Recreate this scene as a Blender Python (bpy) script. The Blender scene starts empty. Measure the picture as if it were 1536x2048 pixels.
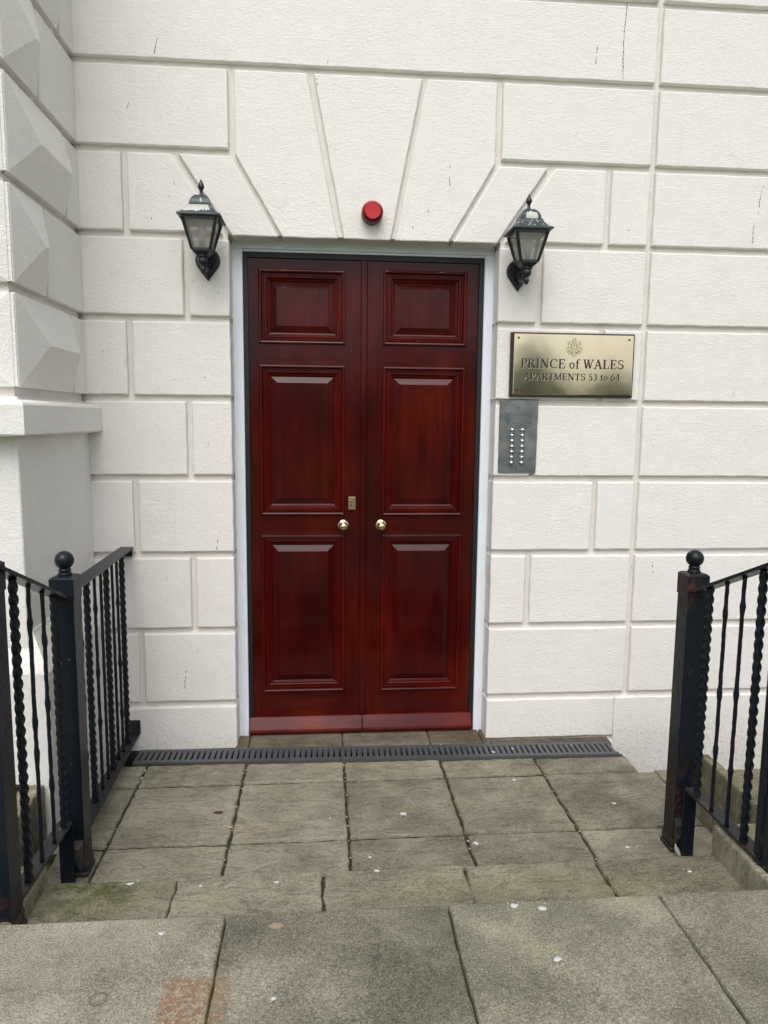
import bpy, math, random
from mathutils import Vector, Matrix
random.seed(7)
R = math.radians
scene = bpy.context.scene
col = scene.collection

# ------------------------------------------------------------------ camera
cd = bpy.data.cameras.new('camera'); cam = bpy.data.objects.new('camera', cd); col.objects.link(cam)
cd.sensor_fit = 'HORIZONTAL'; cd.sensor_width = 36.0; cd.lens = 36.0 * 1449.94 / 1536.0
cd.clip_start = 0.05; cd.clip_end = 2000
yaw, pit, rol = 0.0850686, 0.1267288, 0.0096144
fw = Vector((math.sin(yaw) * math.cos(pit), math.cos(yaw) * math.cos(pit), -math.sin(pit)))
rt = Vector((math.cos(yaw), -math.sin(yaw), 0)); up = rt.cross(fw)
r2 = rt * math.cos(rol) + up * math.sin(rol); u2 = up * math.cos(rol) - rt * math.sin(rol)
m = Matrix((r2, u2, -fw)).transposed().to_4x4(); m.translation = Vector((-0.21558, -3.39462, 1.58381))
cam.matrix_world = m
scene.camera = cam

# ------------------------------------------------------------------ sky and sun (overcast)
sun_dir = Vector((-0.12, -0.60, 0.84)).normalized()
w = bpy.data.worlds.new('World'); scene.world = w; w.use_nodes = True
nt = w.node_tree; nt.nodes.clear()
sk = nt.nodes.new('ShaderNodeTexSky'); sk.sky_type = 'NISHITA'; sk.sun_disc = False
sk.sun_elevation = math.asin(sun_dir.z); sk.sun_rotation = math.atan2(sun_dir.x, sun_dir.y)
sk.air_density = 1.0; sk.dust_density = 3.0; sk.ozone_density = 1.0
hs = nt.nodes.new('ShaderNodeHueSaturation'); hs.inputs['Saturation'].default_value = 0.28   # a clouded sky is nearly grey
bg = nt.nodes.new('ShaderNodeBackground'); bg.inputs['Strength'].default_value = 0.15
ow = nt.nodes.new('ShaderNodeOutputWorld')
nt.links.new(sk.outputs[0], hs.inputs['Color']); nt.links.new(hs.outputs[0], bg.inputs[0]); nt.links.new(bg.outputs[0], ow.inputs[0])
sd = bpy.data.lights.new('sun', 'SUN'); sd.energy = 1.35; sd.angle = R(50); sd.color = (1.0, 0.965, 0.92)
so = bpy.data.objects.new('sun', sd); col.objects.link(so)
so.rotation_euler = (-sun_dir).to_track_quat('-Z', 'Y').to_euler(); so.location = (-3, -5, 8)
vs = scene.view_settings; vs.view_transform = 'Standard'; vs.look = 'None'; vs.exposure = 0.25; vs.gamma = 1.0; vs.use_curve_mapping = False
scene.cycles.max_bounces = 8

# ------------------------------------------------------------------ helpers
def tag(o, label=None, cat=None, group=None, kind=None):
    if label: o['label'] = label
    if cat: o['category'] = cat
    if group: o['group'] = group
    if kind: o['kind'] = kind
    return o

def empty(name, loc=(0, 0, 0), label=None, cat=None, group=None):
    o = bpy.data.objects.new(name, None); o.empty_display_size = 0.1; col.objects.link(o); o.location = loc
    return tag(o, label, cat, group)

class MB:
    """collects faces, then links them as ONE mesh object"""
    def __init__(s): s.v = []; s.f = []; s.m = []; s.sm = []; s.tint = []; s.t = 0.5
    def add(s, vs, fs, mi=0, smooth=False):
        b = len(s.v); s.v += [tuple(q) for q in vs]; s.tint += [s.t] * len(vs)
        for f in fs: s.f.append(tuple(b + i for i in f)); s.m.append(mi); s.sm.append(smooth)
    def box(s, x0, x1, y0, y1, z0, z1, mi=0, c=0.0):
        if c <= 0:
            v = [(x, y, z) for z in (z0, z1) for y in (y0, y1) for x in (x0, x1)]
            s.add(v, [(0, 2, 3, 1), (4, 5, 7, 6), (0, 1, 5, 4), (2, 6, 7, 3), (0, 4, 6, 2), (1, 3, 7, 5)], mi)
        else:
            def ring(i, z): return [(x0 + i, y0 + i, z), (x1 - i, y0 + i, z), (x1 - i, y1 - i, z), (x0 + i, y1 - i, z)]
            def oct_(z, i):
                k = c
                return [(x0 + k + i, y0 + i, z), (x1 - k - i, y0 + i, z), (x1 - i, y0 + k + i, z), (x1 - i, y1 - k - i, z),
                        (x1 - k - i, y1 - i, z), (x0 + k + i, y1 - i, z), (x0 + i, y1 - k - i, z), (x0 + i, y0 + k + i, z)]
            s.loft([oct_(z0, c * 0.7), oct_(z0 + c, 0), oct_(z1 - c, 0), oct_(z1, c * 0.7)], mi)
    def loft(s, rings, mi=0, smooth=False, closed=True, cap=True):
        n = len(rings[0]); v = [q for r in rings for q in r]; f = []
        for k in range(len(rings) - 1):
            for i in range(n if closed else n - 1):
                j = (i + 1) % n
                f.append((k * n + i, k * n + j, (k + 1) * n + j, (k + 1) * n + i))
        s.add(v, f, mi, smooth)
        if cap and closed:
            b = len(s.v) - len(v)
            s.f.append(tuple(b + i for i in reversed(range(n)))); s.m.append(mi); s.sm.append(False)
            s.f.append(tuple(b + (len(rings) - 1) * n + i for i in range(n))); s.m.append(mi); s.sm.append(False)
    def lathe(s, prof, c=(0, 0, 0), axis='z', n=20, mi=0, smooth=True):
        rings = []
        for r, h in prof:
            ring = []
            for i in range(n):
                a = 2 * math.pi * i / n; x, y = r * math.cos(a), r * math.sin(a)
                if axis == 'z': ring.append((c[0] + x, c[1] + y, c[2] + h))
                else: ring.append((c[0] + x, c[1] - h, c[2] + y))     # h grows towards -Y
            rings.append(ring)
        s.loft(rings, mi, smooth)
    def bar(s, p0, p1, wd, ht, mi=0, upv=(0, 0, 1)):
        p0, p1 = Vector(p0), Vector(p1); d = (p1 - p0).normalized(); sd = d.cross(Vector(upv)).normalized(); uu = sd.cross(d)
        q = []
        for p in (p0, p1):
            q.append([p + sd * a * wd / 2 + uu * b * ht / 2 for a, b in ((-1, -1), (1, -1), (1, 1), (-1, 1))])
        s.loft(q, mi)
    def tube(s, pts, rad, n=8, mi=0):
        pts = [Vector(p) for p in pts]; rings = []
        if not isinstance(rad, (list, tuple)): rad = [rad] * len(pts)
        for i, p in enumerate(pts):
            d = (pts[min(i + 1, len(pts) - 1)] - pts[max(i - 1, 0)]).normalized()
            a = Vector((1, 0, 0)) if abs(d.x) < 0.8 else Vector((0, 1, 0))
            e = d.cross(a).normalized(); g = d.cross(e)
            rings.append([p + (e * math.cos(2 * math.pi * k / n) + g * math.sin(2 * math.pi * k / n)) * rad[i] for k in range(n)])
        s.loft(rings, mi, True)
    def build(s, name, mats, parent=None, recalc=True):
        me = bpy.data.meshes.new(name); me.from_pydata(s.v, [], s.f)
        for mt in (mats if isinstance(mats, (list, tuple)) else [mats]): me.materials.append(mt)
        me.polygons.foreach_set('material_index', s.m); me.polygons.foreach_set('use_smooth', s.sm)
        a = me.attributes.new('tint', 'FLOAT', 'POINT'); a.data.foreach_set('value', s.tint)
        if recalc:
            import bmesh
            bm = bmesh.new(); bm.from_mesh(me); bmesh.ops.recalc_face_normals(bm, faces=bm.faces); bm.to_mesh(me); bm.free()
        me.update()
        o = bpy.data.objects.new(name, me); col.objects.link(o)
        if parent: o.parent = parent
        return o

def at(b, dx, dy, dz, i0):
    for i in range(i0, len(b.v)):
        x, y, z = b.v[i]; b.v[i] = (x + dx, y + dy, z + dz)

def inset(poly, d):
    """inset a convex CCW polygon (2-D points)"""
    out = []; n = len(poly)
    for i in range(n):
        p0, p1, p2 = poly[i - 1], poly[i], poly[(i + 1) % n]
        def nrm(a, b):
            l = math.hypot(b[0] - a[0], b[1] - a[1]) or 1e-9
            return (-(b[1] - a[1]) / l, (b[0] - a[0]) / l)
        n1, n2 = nrm(p0, p1), nrm(p1, p2)
        k = 1 + n1[0] * n2[0] + n1[1] * n2[1]
        k = max(k, 0.3)
        out.append((p1[0] + d * (n1[0] + n2[0]) / k, p1[1] + d * (n1[1] + n2[1]) / k))
    return out

def ccw(p):
    a = sum(p[i - 1][0] * p[i][1] - p[i][0] * p[i - 1][1] for i in range(len(p)))
    return list(p) if a > 0 else list(reversed(p))

def ragged(poly, step=0.05, amp=0.001):
    """resample a polygon's edges with small hand-made irregularities"""
    poly = ccw(poly); out = []; n = len(poly)
    for i in range(n):
        a, b = poly[i], poly[(i + 1) % n]; L = math.hypot(b[0] - a[0], b[1] - a[1]); k = max(1, int(L / step))
        nx, ny = -(b[1] - a[1]) / L, (b[0] - a[0]) / L
        for j in range(k):
            t = j / k; e = random.uniform(-amp, amp) if j else random.uniform(0, amp)
            out.append((a[0] + (b[0] - a[0]) * t + nx * e, a[1] + (b[1] - a[1]) * t + ny * e))
    return out

# ------------------------------------------------------------------ materials
def mat(name):
    mt = bpy.data.materials.new(name); mt.use_nodes = True; t = mt.node_tree
    return mt, t, t.nodes['Principled BSDF']
class N:
    """tiny node-graph helper working on world position"""
    def __init__(s, t):
        s.t = t; s.geo = t.nodes.new('ShaderNodeNewGeometry'); s.pos = s.geo.outputs['Position']
    def mapp(s, sc=(1, 1, 1), loc=(0, 0, 0), rot=(0, 0, 0)):
        n = s.t.nodes.new('ShaderNodeMapping'); n.inputs['Scale'].default_value = sc; n.inputs['Location'].default_value = loc; n.inputs['Rotation'].default_value = rot
        s.t.links.new(s.pos, n.inputs['Vector']); return n.outputs[0]
    def noise(s, scale, detail=3, rough=0.55, vec=None, dist=0.0):
        n = s.t.nodes.new('ShaderNodeTexNoise'); n.inputs['Scale'].default_value = scale; n.inputs['Detail'].default_value = detail
        n.inputs['Roughness'].default_value = rough; n.inputs['Distortion'].default_value = dist
        s.t.links.new(vec if vec else s.pos, n.inputs['Vector']); return n.outputs['Fac']
    def voro(s, scale, vec=None, feature='F1'):
        n = s.t.nodes.new('ShaderNodeTexVoronoi'); n.feature = feature; n.inputs['Scale'].default_value = scale
        s.t.links.new(vec if vec else s.pos, n.inputs['Vector']); return n
    def ramp(s, fac, stops):
        n = s.t.nodes.new('ShaderNodeValToRGB'); cr = n.color_ramp
        while len(cr.elements) < len(stops): cr.elements.new(0.5)
        for e, (p, c) in zip(cr.elements, stops):
            e.position = p; e.color = (c, c, c, 1) if isinstance(c, (int, float)) else (*c, 1)
        s.t.links.new(fac, n.inputs[0]); return n.outputs[0]
    def mix(s, fac, a, b, mode='MIX'):
        n = s.t.nodes.new('ShaderNodeMix'); n.data_type = 'RGBA'; n.blend_type = mode
        for k, x in ((0, fac), (6, a), (7, b)):
            if isinstance(x, (int, float)): n.inputs[k].default_value = x if k == 0 else (x, x, x, 1)
            elif isinstance(x, (tuple, list)): n.inputs[k].default_value = (*x, 1)
            else: s.t.links.new(x, n.inputs[k])
        return n.outputs[2]
    def math(s, op, a, b=0.0, c=None, clamp=False):
        n = s.t.nodes.new('ShaderNodeMath'); n.operation = op; n.use_clamp = clamp
        for k, x in enumerate((a, b) if c is None else (a, b, c)):
            if isinstance(x, (int, float)): n.inputs[k].default_value = x
            else: s.t.links.new(x, n.inputs[k])
        return n.outputs[0]
    def bump(s, h, strength, dist=0.01, prev=None):
        n = s.t.nodes.new('ShaderNodeBump'); n.inputs['Strength'].default_value = strength; n.inputs['Distance'].default_value = dist
        s.t.links.new(h, n.inputs['Height'])
        if prev: s.t.links.new(prev, n.inputs['Normal'])
        return n.outputs[0]
    def attr(s, name):
        n = s.t.nodes.new('ShaderNodeAttribute'); n.attribute_name = name; return n.outputs['Fac']
    def blob(s, c, r0, r1, sc=(1, 1, 1)):
        """1 inside radius r0 of a world point, 0 beyond r1 (a stain with its own shape)"""
        n = s.t.nodes.new('ShaderNodeVectorMath'); n.operation = 'SUBTRACT'; s.t.links.new(s.pos, n.inputs[0]); n.inputs[1].default_value = c
        k = s.t.nodes.new('ShaderNodeVectorMath'); k.operation = 'MULTIPLY'; s.t.links.new(n.outputs[0], k.inputs[0]); k.inputs[1].default_value = sc
        l = s.t.nodes.new('ShaderNodeVectorMath'); l.operation = 'LENGTH'; s.t.links.new(k.outputs[0], l.inputs[0])
        mr = s.t.nodes.new('ShaderNodeMapRange'); mr.inputs[1].default_value = r0; mr.inputs[2].default_value = r1; mr.inputs[3].default_value = 1; mr.inputs[4].default_value = 0
        mr.interpolation_type = 'SMOOTHSTEP'; s.t.links.new(l.outputs['Value'], mr.inputs[0]); return mr.outputs[0]
    def link(s, a, b): s.t.links.new(a, b)

def wall_paint(name, base, warm, strength=0.36):
    mt, t, p = mat(name); n = N(t)
    big = n.noise(1.3, 4, 0.6); blot = n.noise(7, 4, 0.6)
    c = n.mix(n.ramp(big, [(0.35, 0), (0.65, 1)]), base, warm)
    c = n.mix(n.math('MULTIPLY', n.ramp(blot, [(0.45, 0), (0.8, 1)]), 0.25), c, (0.66, 0.64, 0.60))
    spk = n.voro(34); dots = n.ramp(spk.outputs['Distance'], [(0.035, 1), (0.06, 0)])
    gate = n.ramp(n.noise(3.1, 3), [(0.60, 0), (0.68, 1)])
    c = n.mix(n.math('MULTIPLY', n.math('MULTIPLY', dots, gate), 0.45), c, (0.16, 0.14, 0.12))
    sep = t.nodes.new('ShaderNodeSeparateXYZ'); n.link(n.pos, sep.inputs[0])
    mr = t.nodes.new('ShaderNodeMapRange'); mr.inputs[1].default_value = 0.0; mr.inputs[2].default_value = 0.16; mr.inputs[3].default_value = 1; mr.inputs[4].default_value = 0; n.link(sep.outputs[2], mr.inputs[0])
    spl = n.math('MULTIPLY', mr.outputs[0], n.ramp(n.noise(52, 5, 0.8), [(0.50, 0), (0.62, 1)]))
    c = n.mix(n.math('MULTIPLY', spl, 0.4), c, (0.36, 0.32, 0.25))
    rain = n.ramp(n.noise(3.0, 4, 0.6, n.mapp((9, 9, 0.55))), [(0.60, 0), (0.78, 1)])
    c = n.mix(n.math('MULTIPLY', rain, 0.16), c, (0.55, 0.52, 0.46))
    n.link(c, p.inputs['Base Color']); p.inputs['Roughness'].default_value = 0.55
    v1 = n.mapp((1, 1, 1.9)); a = n.noise(55, 4, 0.6, v1, 0.6)
    b_ = n.noise(150, 3, 0.6, n.mapp((1, 1, 1.6)))
    lump = n.ramp(n.noise(95, 2, 0.5), [(0.68, 0), (0.8, 1)])
    h = n.math('ADD', a, n.math('MULTIPLY', b_, 0.85)); h = n.math('ADD', h, n.math('MULTIPLY', lump, 0.6))
    h2 = n.noise(6, 3)
    nb = n.bump(h2, 0.25, 0.02)
    n.link(n.bump(h, strength, 0.010, nb), p.inputs['Normal'])
    return mt
M = {}
M['wall'] = wall_paint('wall_paint', (0.80, 0.785, 0.752), (0.80, 0.77, 0.73))
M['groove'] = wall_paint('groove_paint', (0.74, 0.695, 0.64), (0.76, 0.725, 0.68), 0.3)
M['pier'] = wall_paint('pier_paint', (0.80, 0.795, 0.77), (0.79, 0.775, 0.74), 0.4)

def flat(name, c, rough=0.5, metal=0.0, coat=0.0, bump=None, spec=None):
    mt, t, p = mat(name); p.inputs['Base Color'].default_value = (*c, 1); p.inputs['Roughness'].default_value = rough
    p.inputs['Metallic'].default_value = metal; p.inputs['Coat Weight'].default_value = coat
    if spec is not None: p.inputs['Specular IOR Level'].default_value = spec
    if bump:
        n = N(t); n.link(n.bump(n.noise(bump[0], 3), bump[1], 0.003), p.inputs['Normal'])
    return mt
M['crack'] = flat('crack_dirt', (0.10, 0.09, 0.08), 0.9)
M['black'] = flat('black_gap', (0.006, 0.007, 0.009), 0.5, bump=(60, 0.2))

def frame_paint():
    mt, t, p = mat('frame_gloss_paint'); n = N(t)
    c = n.mix(n.ramp(n.noise(9, 4), [(0.4, 0), (0.75, 1)]), (0.79, 0.83, 0.91), (0.74, 0.77, 0.83))
    n.link(c, p.inputs['Base Color']); p.inputs['Roughness'].default_value = 0.35
    n.link(n.bump(n.noise(45, 3), 0.25, 0.004), p.inputs['Normal']); return mt
M['frame'] = frame_paint()

def mahogany(name, horiz=False, light=1.0):
    mt, t, p = mat(name); n = N(t)
    sc = (1.2, 6, 14) if horiz else (14, 6, 0.9)
    g = n.noise(2.2, 5, 0.6, n.mapp(sc), 1.2)
    sc2 = (2.5, 20, 90) if horiz else (90, 20, 2.0)
    fine = n.noise(1.6, 3, 0.6, n.mapp(sc2))
    big = n.noise(3.2, 3, 0.5, n.mapp((1, 1, 0.5)))
    k = n.math('ADD', n.math('MULTIPLY', g, 0.30), n.math('MULTIPLY', fine, 0.13)); k = n.math('ADD', k, n.math('MULTIPLY', big, 0.74))
    L = light * 1.0
    c = n.ramp(k, [(0.42, (0.022 * L, 0.0010 * L, 0.0008 * L)), (0.57, (0.044 * L, 0.0018 * L, 0.0012 * L)), (0.69, (0.074 * L, 0.0050 * L, 0.0020 * L)), (0.82, (0.125 * L, 0.014 * L, 0.005 * L))])
    n.link(c, p.inputs['Base Color']); p.inputs['Roughness'].default_value = 0.22
    p.inputs['Specular IOR Level'].default_value = 0.12
    p.inputs['Coat Weight'].default_value = 0.25; p.inputs['Coat Roughness'].default_value = 0.11
    n.link(n.bump(n.math('ADD', n.noise(7, 2), n.math('MULTIPLY', fine, 0.05)), 0.10, 0.01), p.inputs['Coat Normal'])
    n.link(n.bump(fine, 0.05, 0.002), p.inputs['Normal'])
    return mt
M['wood'] = mahogany('mahogany_upright'); M['woodh'] = mahogany('mahogany_across', True); M['mould'] = mahogany('mahogany_moulding', False, 1.55); M['mouldh'] = mahogany('mahogany_moulding_across', True, 1.3); M['wbar'] = mahogany('mahogany_weatherboard', True, 1.6)

def iron(nm='black_iron_paint', plain=False):
    mt, t, p = mat(nm); n = N(t)
    rust = n.ramp(n.noise(11, 5, 0.65), [(0.66, 0), (0.74, 1)])
    fine = n.noise(90, 3)
    c = n.mix(n.noise(20, 3), (0.0035, 0.0075, 0.0145), (0.007, 0.0105, 0.015))
    for cc, r1 in () if plain else (((1.07, -0.98, 0.14), 0.34), ((-1.07, -0.96, 0.05), 0.16), ((1.08, -0.98, 0.98), 0.10), ((-1.08, -1.45, 0.20), 0.14)):
        rust = n.math('MAXIMUM', rust, n.math('MULTIPLY', n.blob(cc, 0.02, r1), n.ramp(n.noise(24, 5, 0.7), [(0.46, 0), (0.60, 0.9)])))
    rc = n.mix(fine, (0.035, 0.012, 0.007), (0.12, 0.04, 0.018))
    c = n.mix(n.math('MULTIPLY', rust, 0.75), c, rc)
    dots = n.ramp(n.voro(55).outputs['Distance'], [(0.06, 1), (0.10, 0)])
    gate = n.ramp(n.noise(9, 2), [(0.62, 0), (0.70, 1)])
    c = n.mix(n.math('MULTIPLY', dots, gate), c, (0.55, 0.55, 0.52))
    n.link(c, p.inputs['Base Color'])
    n.link(n.math('ADD', n.math('MULTIPLY', rust, 0.4), 0.36), p.inputs['Roughness'])
    p.inputs['Specular IOR Level'].default_value = 0.30
    n.link(n.bump(n.math('ADD', n.noise(70, 4), n.math('MULTIPLY', n.noise(18, 3), 1.2)), 0.35, 0.004), p.inputs['Normal']); return mt
M['iron'] = iron(); M['ironp'] = iron('black_iron_plate', True)
def rusty():
    mt, t, p = mat('rusty_iron'); n = N(t)
    k = n.noise(26, 5, 0.65)
    c = n.ramp(k, [(0.44, (0.010, 0.014, 0.019)), (0.56, (0.020, 0.019, 0.019)), (0.66, (0.07, 0.035, 0.020)), (0.78, (0.17, 0.09, 0.05))])
    n.link(c, p.inputs['Base Color']); p.inputs['Roughness'].default_value = 0.6
    n.link(n.bump(n.noise(80, 4), 0.5, 0.005), p.inputs['Normal']); return mt
M['rust'] = rusty()

def stone(name, dark, mid, pale, speck=1.0, moss=(), rust=(), bumps=1.1, extra=None, riven=1.1):
    mt, t, p = mat(name); n = N(t)
    fine = n.noise(230, 3, 0.75); med = n.noise(85, 4, 0.7); big = n.noise(4.5, 5, 0.62); tn = n.attr('tint')
    f1 = n.ramp(fine, [(0.36, 0), (0.64, 1)])
    k = n.math('ADD', n.math('MULTIPLY', f1, 0.30 * speck), n.math('MULTIPLY', med, 0.28)); k = n.math('ADD', k, n.math('MULTIPLY', big, 0.58))
    k = n.math('ADD', k, n.math('MULTIPLY', n.math('SUBTRACT', tn, 0.5), 0.28))
    c = n.ramp(k, [(0.36, dark), (0.565, mid), (0.84, pale)])
    # hue drift from slab to slab: buff to greenish grey
    hue = n.noise(1.7, 3, 0.6)
    c = n.mix(n.math('MULTIPLY', n.ramp(hue, [(0.42, 0), (0.62, 1)]), 0.5), c, n.mix(1.0, c, (0.96, 1.0, 0.92), 'MULTIPLY'))
    dk = n.ramp(n.noise(31, 6, 0.78), [(0.58, 0), (0.70, 1)])
    c = n.mix(n.math('MULTIPLY', dk, 0.42), c, n.mix(1.0, c, (0.5, 0.48, 0.44), 'MULTIPLY'))
    whites = n.ramp(n.voro(42).outputs['Distance'], [(0.05, 1), (0.09, 0)])
    gate = n.ramp(n.noise(6.5, 2), [(0.60, 0), (0.66, 1)])
    c = n.mix(n.math('MULTIPLY', n.math('MULTIPLY', whites, gate), 0.7), c, (0.62, 0.60, 0.52))
    for (cc, r0, r1, sc, amt) in moss:
        mk = n.math('MULTIPLY', n.blob(cc, r0, r1, sc), n.ramp(n.noise(16, 5, 0.7), [(0.36, 0), (0.6, 1)]))
        c = n.mix(n.math('MULTIPLY', mk, amt), c, n.mix(f1, (0.045, 0.062, 0.014), (0.12, 0.13, 0.045)))
    if extra: c = extra(n, c, f1)
    n.link(c, p.inputs['Base Color']); p.inputs['Roughness'].default_value = 0.88; p.inputs['Specular IOR Level'].default_value = 0.25
    h = n.math('ADD', n.math('MULTIPLY', fine, 0.5), med)
    rv = n.noise(3.4, 6, 0.68, n.mapp((1.6, 4.2, 1), (0, 0, 0), (0, 0, 0.25)), 1.4)
    st_ = n.ramp(rv, [(0.30, 0), (0.44, 0.25), (0.47, 0.55), (0.60, 0.7), (0.62, 1)])
    n.link(n.bump(h, bumps, 0.006, n.bump(st_, riven, 0.006, n.bump(big, 0.35, 0.03))), p.inputs['Normal'])
    return mt
def rust_marks(n, c, f1):
    # a rectangular rust print left on the path either side of the joint, and a faint ring
    sep = n.t.nodes.new('ShaderNodeSeparateXYZ'); n.link(n.pos, sep.inputs[0])
    def rng(v, a, b, s=0.006):
        lo = n.t.nodes.new('ShaderNodeMapRange'); lo.inputs[1].default_value = a - s; lo.inputs[2].default_value = a + s; n.link(v, lo.inputs[0])
        hi = n.t.nodes.new('ShaderNodeMapRange'); hi.inputs[1].default_value = b - s; hi.inputs[2].default_value = b + s; hi.inputs[3].default_value = 1; hi.inputs[4].default_value = 0; n.link(v, hi.inputs[0])
        return n.math('MULTIPLY', lo.outputs[0], hi.outputs[0])
    box = n.math('MULTIPLY', rng(sep.outputs[0], -0.578, -0.428), rng(sep.outputs[1], -2.02, -1.836))
    pat = n.ramp(n.noise(60, 6, 0.8), [(0.43, 0), (0.54, 1)])
    fade = n.ramp(n.noise(11, 3), [(0.3, 0.35), (0.6, 1)])
    c = n.mix(n.math('MULTIPLY', n.math('MULTIPLY', box, pat), n.math('MULTIPLY', fade, 0.95)), c, n.mix(f1, (0.17, 0.075, 0.032), (0.32, 0.20, 0.115)))
    c = n.mix(n.math('MULTIPLY', box, 0.18), c, (0.36, 0.26, 0.17))
    o = n.math('SUBTRACT', n.blob((-0.714, -1.885, 0.3), 0.0185, 0.022), n.blob((-0.714, -1.885, 0.3), 0.0145, 0.018))
    c = n.mix(n.math('MULTIPLY', o, 0.7), c, (0.08, 0.075, 0.06))
    for (x, y, r) in ((0.46, -1.76, .010), (0.40, -1.99, .012), (0.52, -1.95, .009), (0.30, -1.96, .012), (0.62, -1.93, .009), (-0.085, -1.80, .010)):
        c = n.mix(n.math('MULTIPLY', n.blob((x, y, 0.3), r * 0.5, r * 1.3), 0.45), c, (0.10, 0.085, 0.06))
    c = n.mix(n.math('MULTIPLY', n.blob((-0.335, -1.675, 0.3), 0.012, 0.024, (1, 1.6, 1)), 0.6), c, (0.46, 0.36, 0.22))
    return c
def landing_marks(n, c, f1):
    pk = n.math('MULTIPLY', n.blob((-0.53, -0.72, 0), 0.02, 0.13, (1, 1.3, 1)), n.ramp(n.noise(22, 4), [(0.35, 0), (0.65, 1)]))
    return n.mix(n.math('MULTIPLY', pk, 0.45), c, (0.30, 0.17, 0.11))
M['slab'] = stone('landing_stone', (0.145, 0.132, 0.096), (0.315, 0.290, 0.222), (0.50, 0.465, 0.375), 0.55,
                  moss=[((-0.85, -0.22, 0), 0.05, 0.42, (1, 1.6, 1), 0.55)], extra=landing_marks)
M['step'] = stone('step_stone', (0.130, 0.118, 0.082), (0.290, 0.266, 0.198), (0.49, 0.45, 0.36), 0.8,
                  moss=[((-0.98, -1.24, 0.15), 0.10, 0.42, (1, 1.5, 1), 0.85), ((0.62, -1.5, 0.1), 0.1, 0.5, (0.6, 1.4, 1), 0.3)])
M['path'] = stone('path_stone', (0.090, 0.086, 0.064), (0.218, 0.203, 0.155), (0.49, 0.455, 0.365), 0.95, extra=rust_marks, riven=0.0)
M['kerb'] = stone('kerb_stone', (0.11, 0.10, 0.06), (0.25, 0.22, 0.14), (0.52, 0.48, 0.38), 1.0,
                  moss=[((-1.2, -1.1, 0.0), 0.15, 0.30, (1, 0.4, 1), 0.8), ((1.5, -1.0, 0.25), 0.25, 0.8, (1, 1, 1), 0.45)])
M['sill'] = stone('threshold_stone', (0.085, 0.07, 0.048), (0.19, 0.155, 0.11), (0.34, 0.30, 0.23), 0.5)
def joint():
    mt, t, p = mat('mossy_joint'); n = N(t)
    k = n.noise(28, 4, 0.7)
    c = n.ramp(k, [(0.40, (0.018, 0.015, 0.010)), (0.52, (0.03, 0.036, 0.010)), (0.66, (0.06, 0.085, 0.018))])
    n.link(c, p.inputs['Base Color']); p.inputs['Roughness'].default_value = 0.95
    n.link(n.bump(n.noise(120, 3), 0.8, 0.01), p.inputs['Normal']); return mt
M['joint'] = joint()
M['moss'] = flat('moss_green', (0.055, 0.085, 0.015), 0.9)
M['white'] = flat('bird_white', (0.52, 0.53, 0.52), 0.8)
M['chip'] = flat('pale_chip', (0.55, 0.48, 0.36), 0.8)
def cast():
    mt, t, p = mat('grey_plastic_grating'); n = N(t)
    c = n.mix(n.noise(40, 4), (0.042, 0.046, 0.050), (0.095, 0.100, 0.104))
    n.link(c, p.inputs['Base Color']); p.inputs['Roughness'].default_value = 0.5
    n.link(n.bump(n.noise(90, 3), 0.3, 0.003), p.inputs['Normal']); return mt
M['grate'] = cast()
def brass(name, c1, rough, b):
    mt, t, p = mat(name); n = N(t)
    n.link(n.mix(n.noise(12, 4), c1, tuple(x * 0.86 for x in c1)), p.inputs['Base Color'])
    p.inputs['Metallic'].default_value = 1.0; p.inputs['Roughness'].default_value = rough
    if b: n.link(n.bump(n.noise(5, 2), b, 0.01), p.inputs['Normal'])
    return mt
M['plaque'] = brass('polished_brass_plate', (0.84, 0.745, 0.53), 0.10, 0.05)
M['brass'] = brass('brass_knob', (0.80, 0.66, 0.36), 0.10, 0)
M['lock'] = brass('dull_brass', (0.42, 0.33, 0.18), 0.38, 0)
M['letter'] = flat('engraved_black', (0.012, 0.012, 0.010), 0.5)
M['lip_glint'] = flat('painted_edge_glint', (0.72, 0.66, 0.48), 0.45); M['etch'] = flat('engraved_fine', (0.085, 0.075, 0.045), 0.5)  # the pale one is a letter-edge highlight put into the colour
M['board'] = flat('dark_backboard', (0.016, 0.011, 0.010), 0.45, bump=(50, 0.3))
def steel():
    mt, t, p = mat('weathered_steel'); n = N(t)
    c = n.mix(n.ramp(n.noise(14, 4, 0.6), [(0.35, 0), (0.65, 1)]), (0.18, 0.198, 0.205), (0.30, 0.315, 0.315))
    n.link(c, p.inputs['Base Color']); p.inputs['Metallic'].default_value = 0.9
    n.link(n.math('ADD', n.math('MULTIPLY', n.noise(30, 3), 0.25), 0.28), p.inputs['Roughness']); return mt
M['steel'] = steel()
M['chrome'] = flat('chrome', (0.52, 0.53, 0.54), 0.24, 1.0)
M['hole'] = flat('dark_hole', (0.006, 0.006, 0.007), 0.7)
def redlens():
    mt, t, p = mat('red_lens'); p.inputs['Base Color'].default_value = (0.50, 0.004, 0.013, 1); p.inputs['Roughness'].default_value = 0.25
    p.inputs['Subsurface Weight'].default_value = 0.25; p.inputs['Subsurface Radius'].default_value = (0.03, 0.004, 0.004); p.inputs['Subsurface Scale'].default_value = 0.5
    return mt
M['red'] = redlens(); M['redring'] = flat('red_ribbed_ring', (0.10, 0.001, 0.004), 0.3); M['redbase'] = flat('red_base', (0.17, 0.035, 0.035), 0.45)
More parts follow.
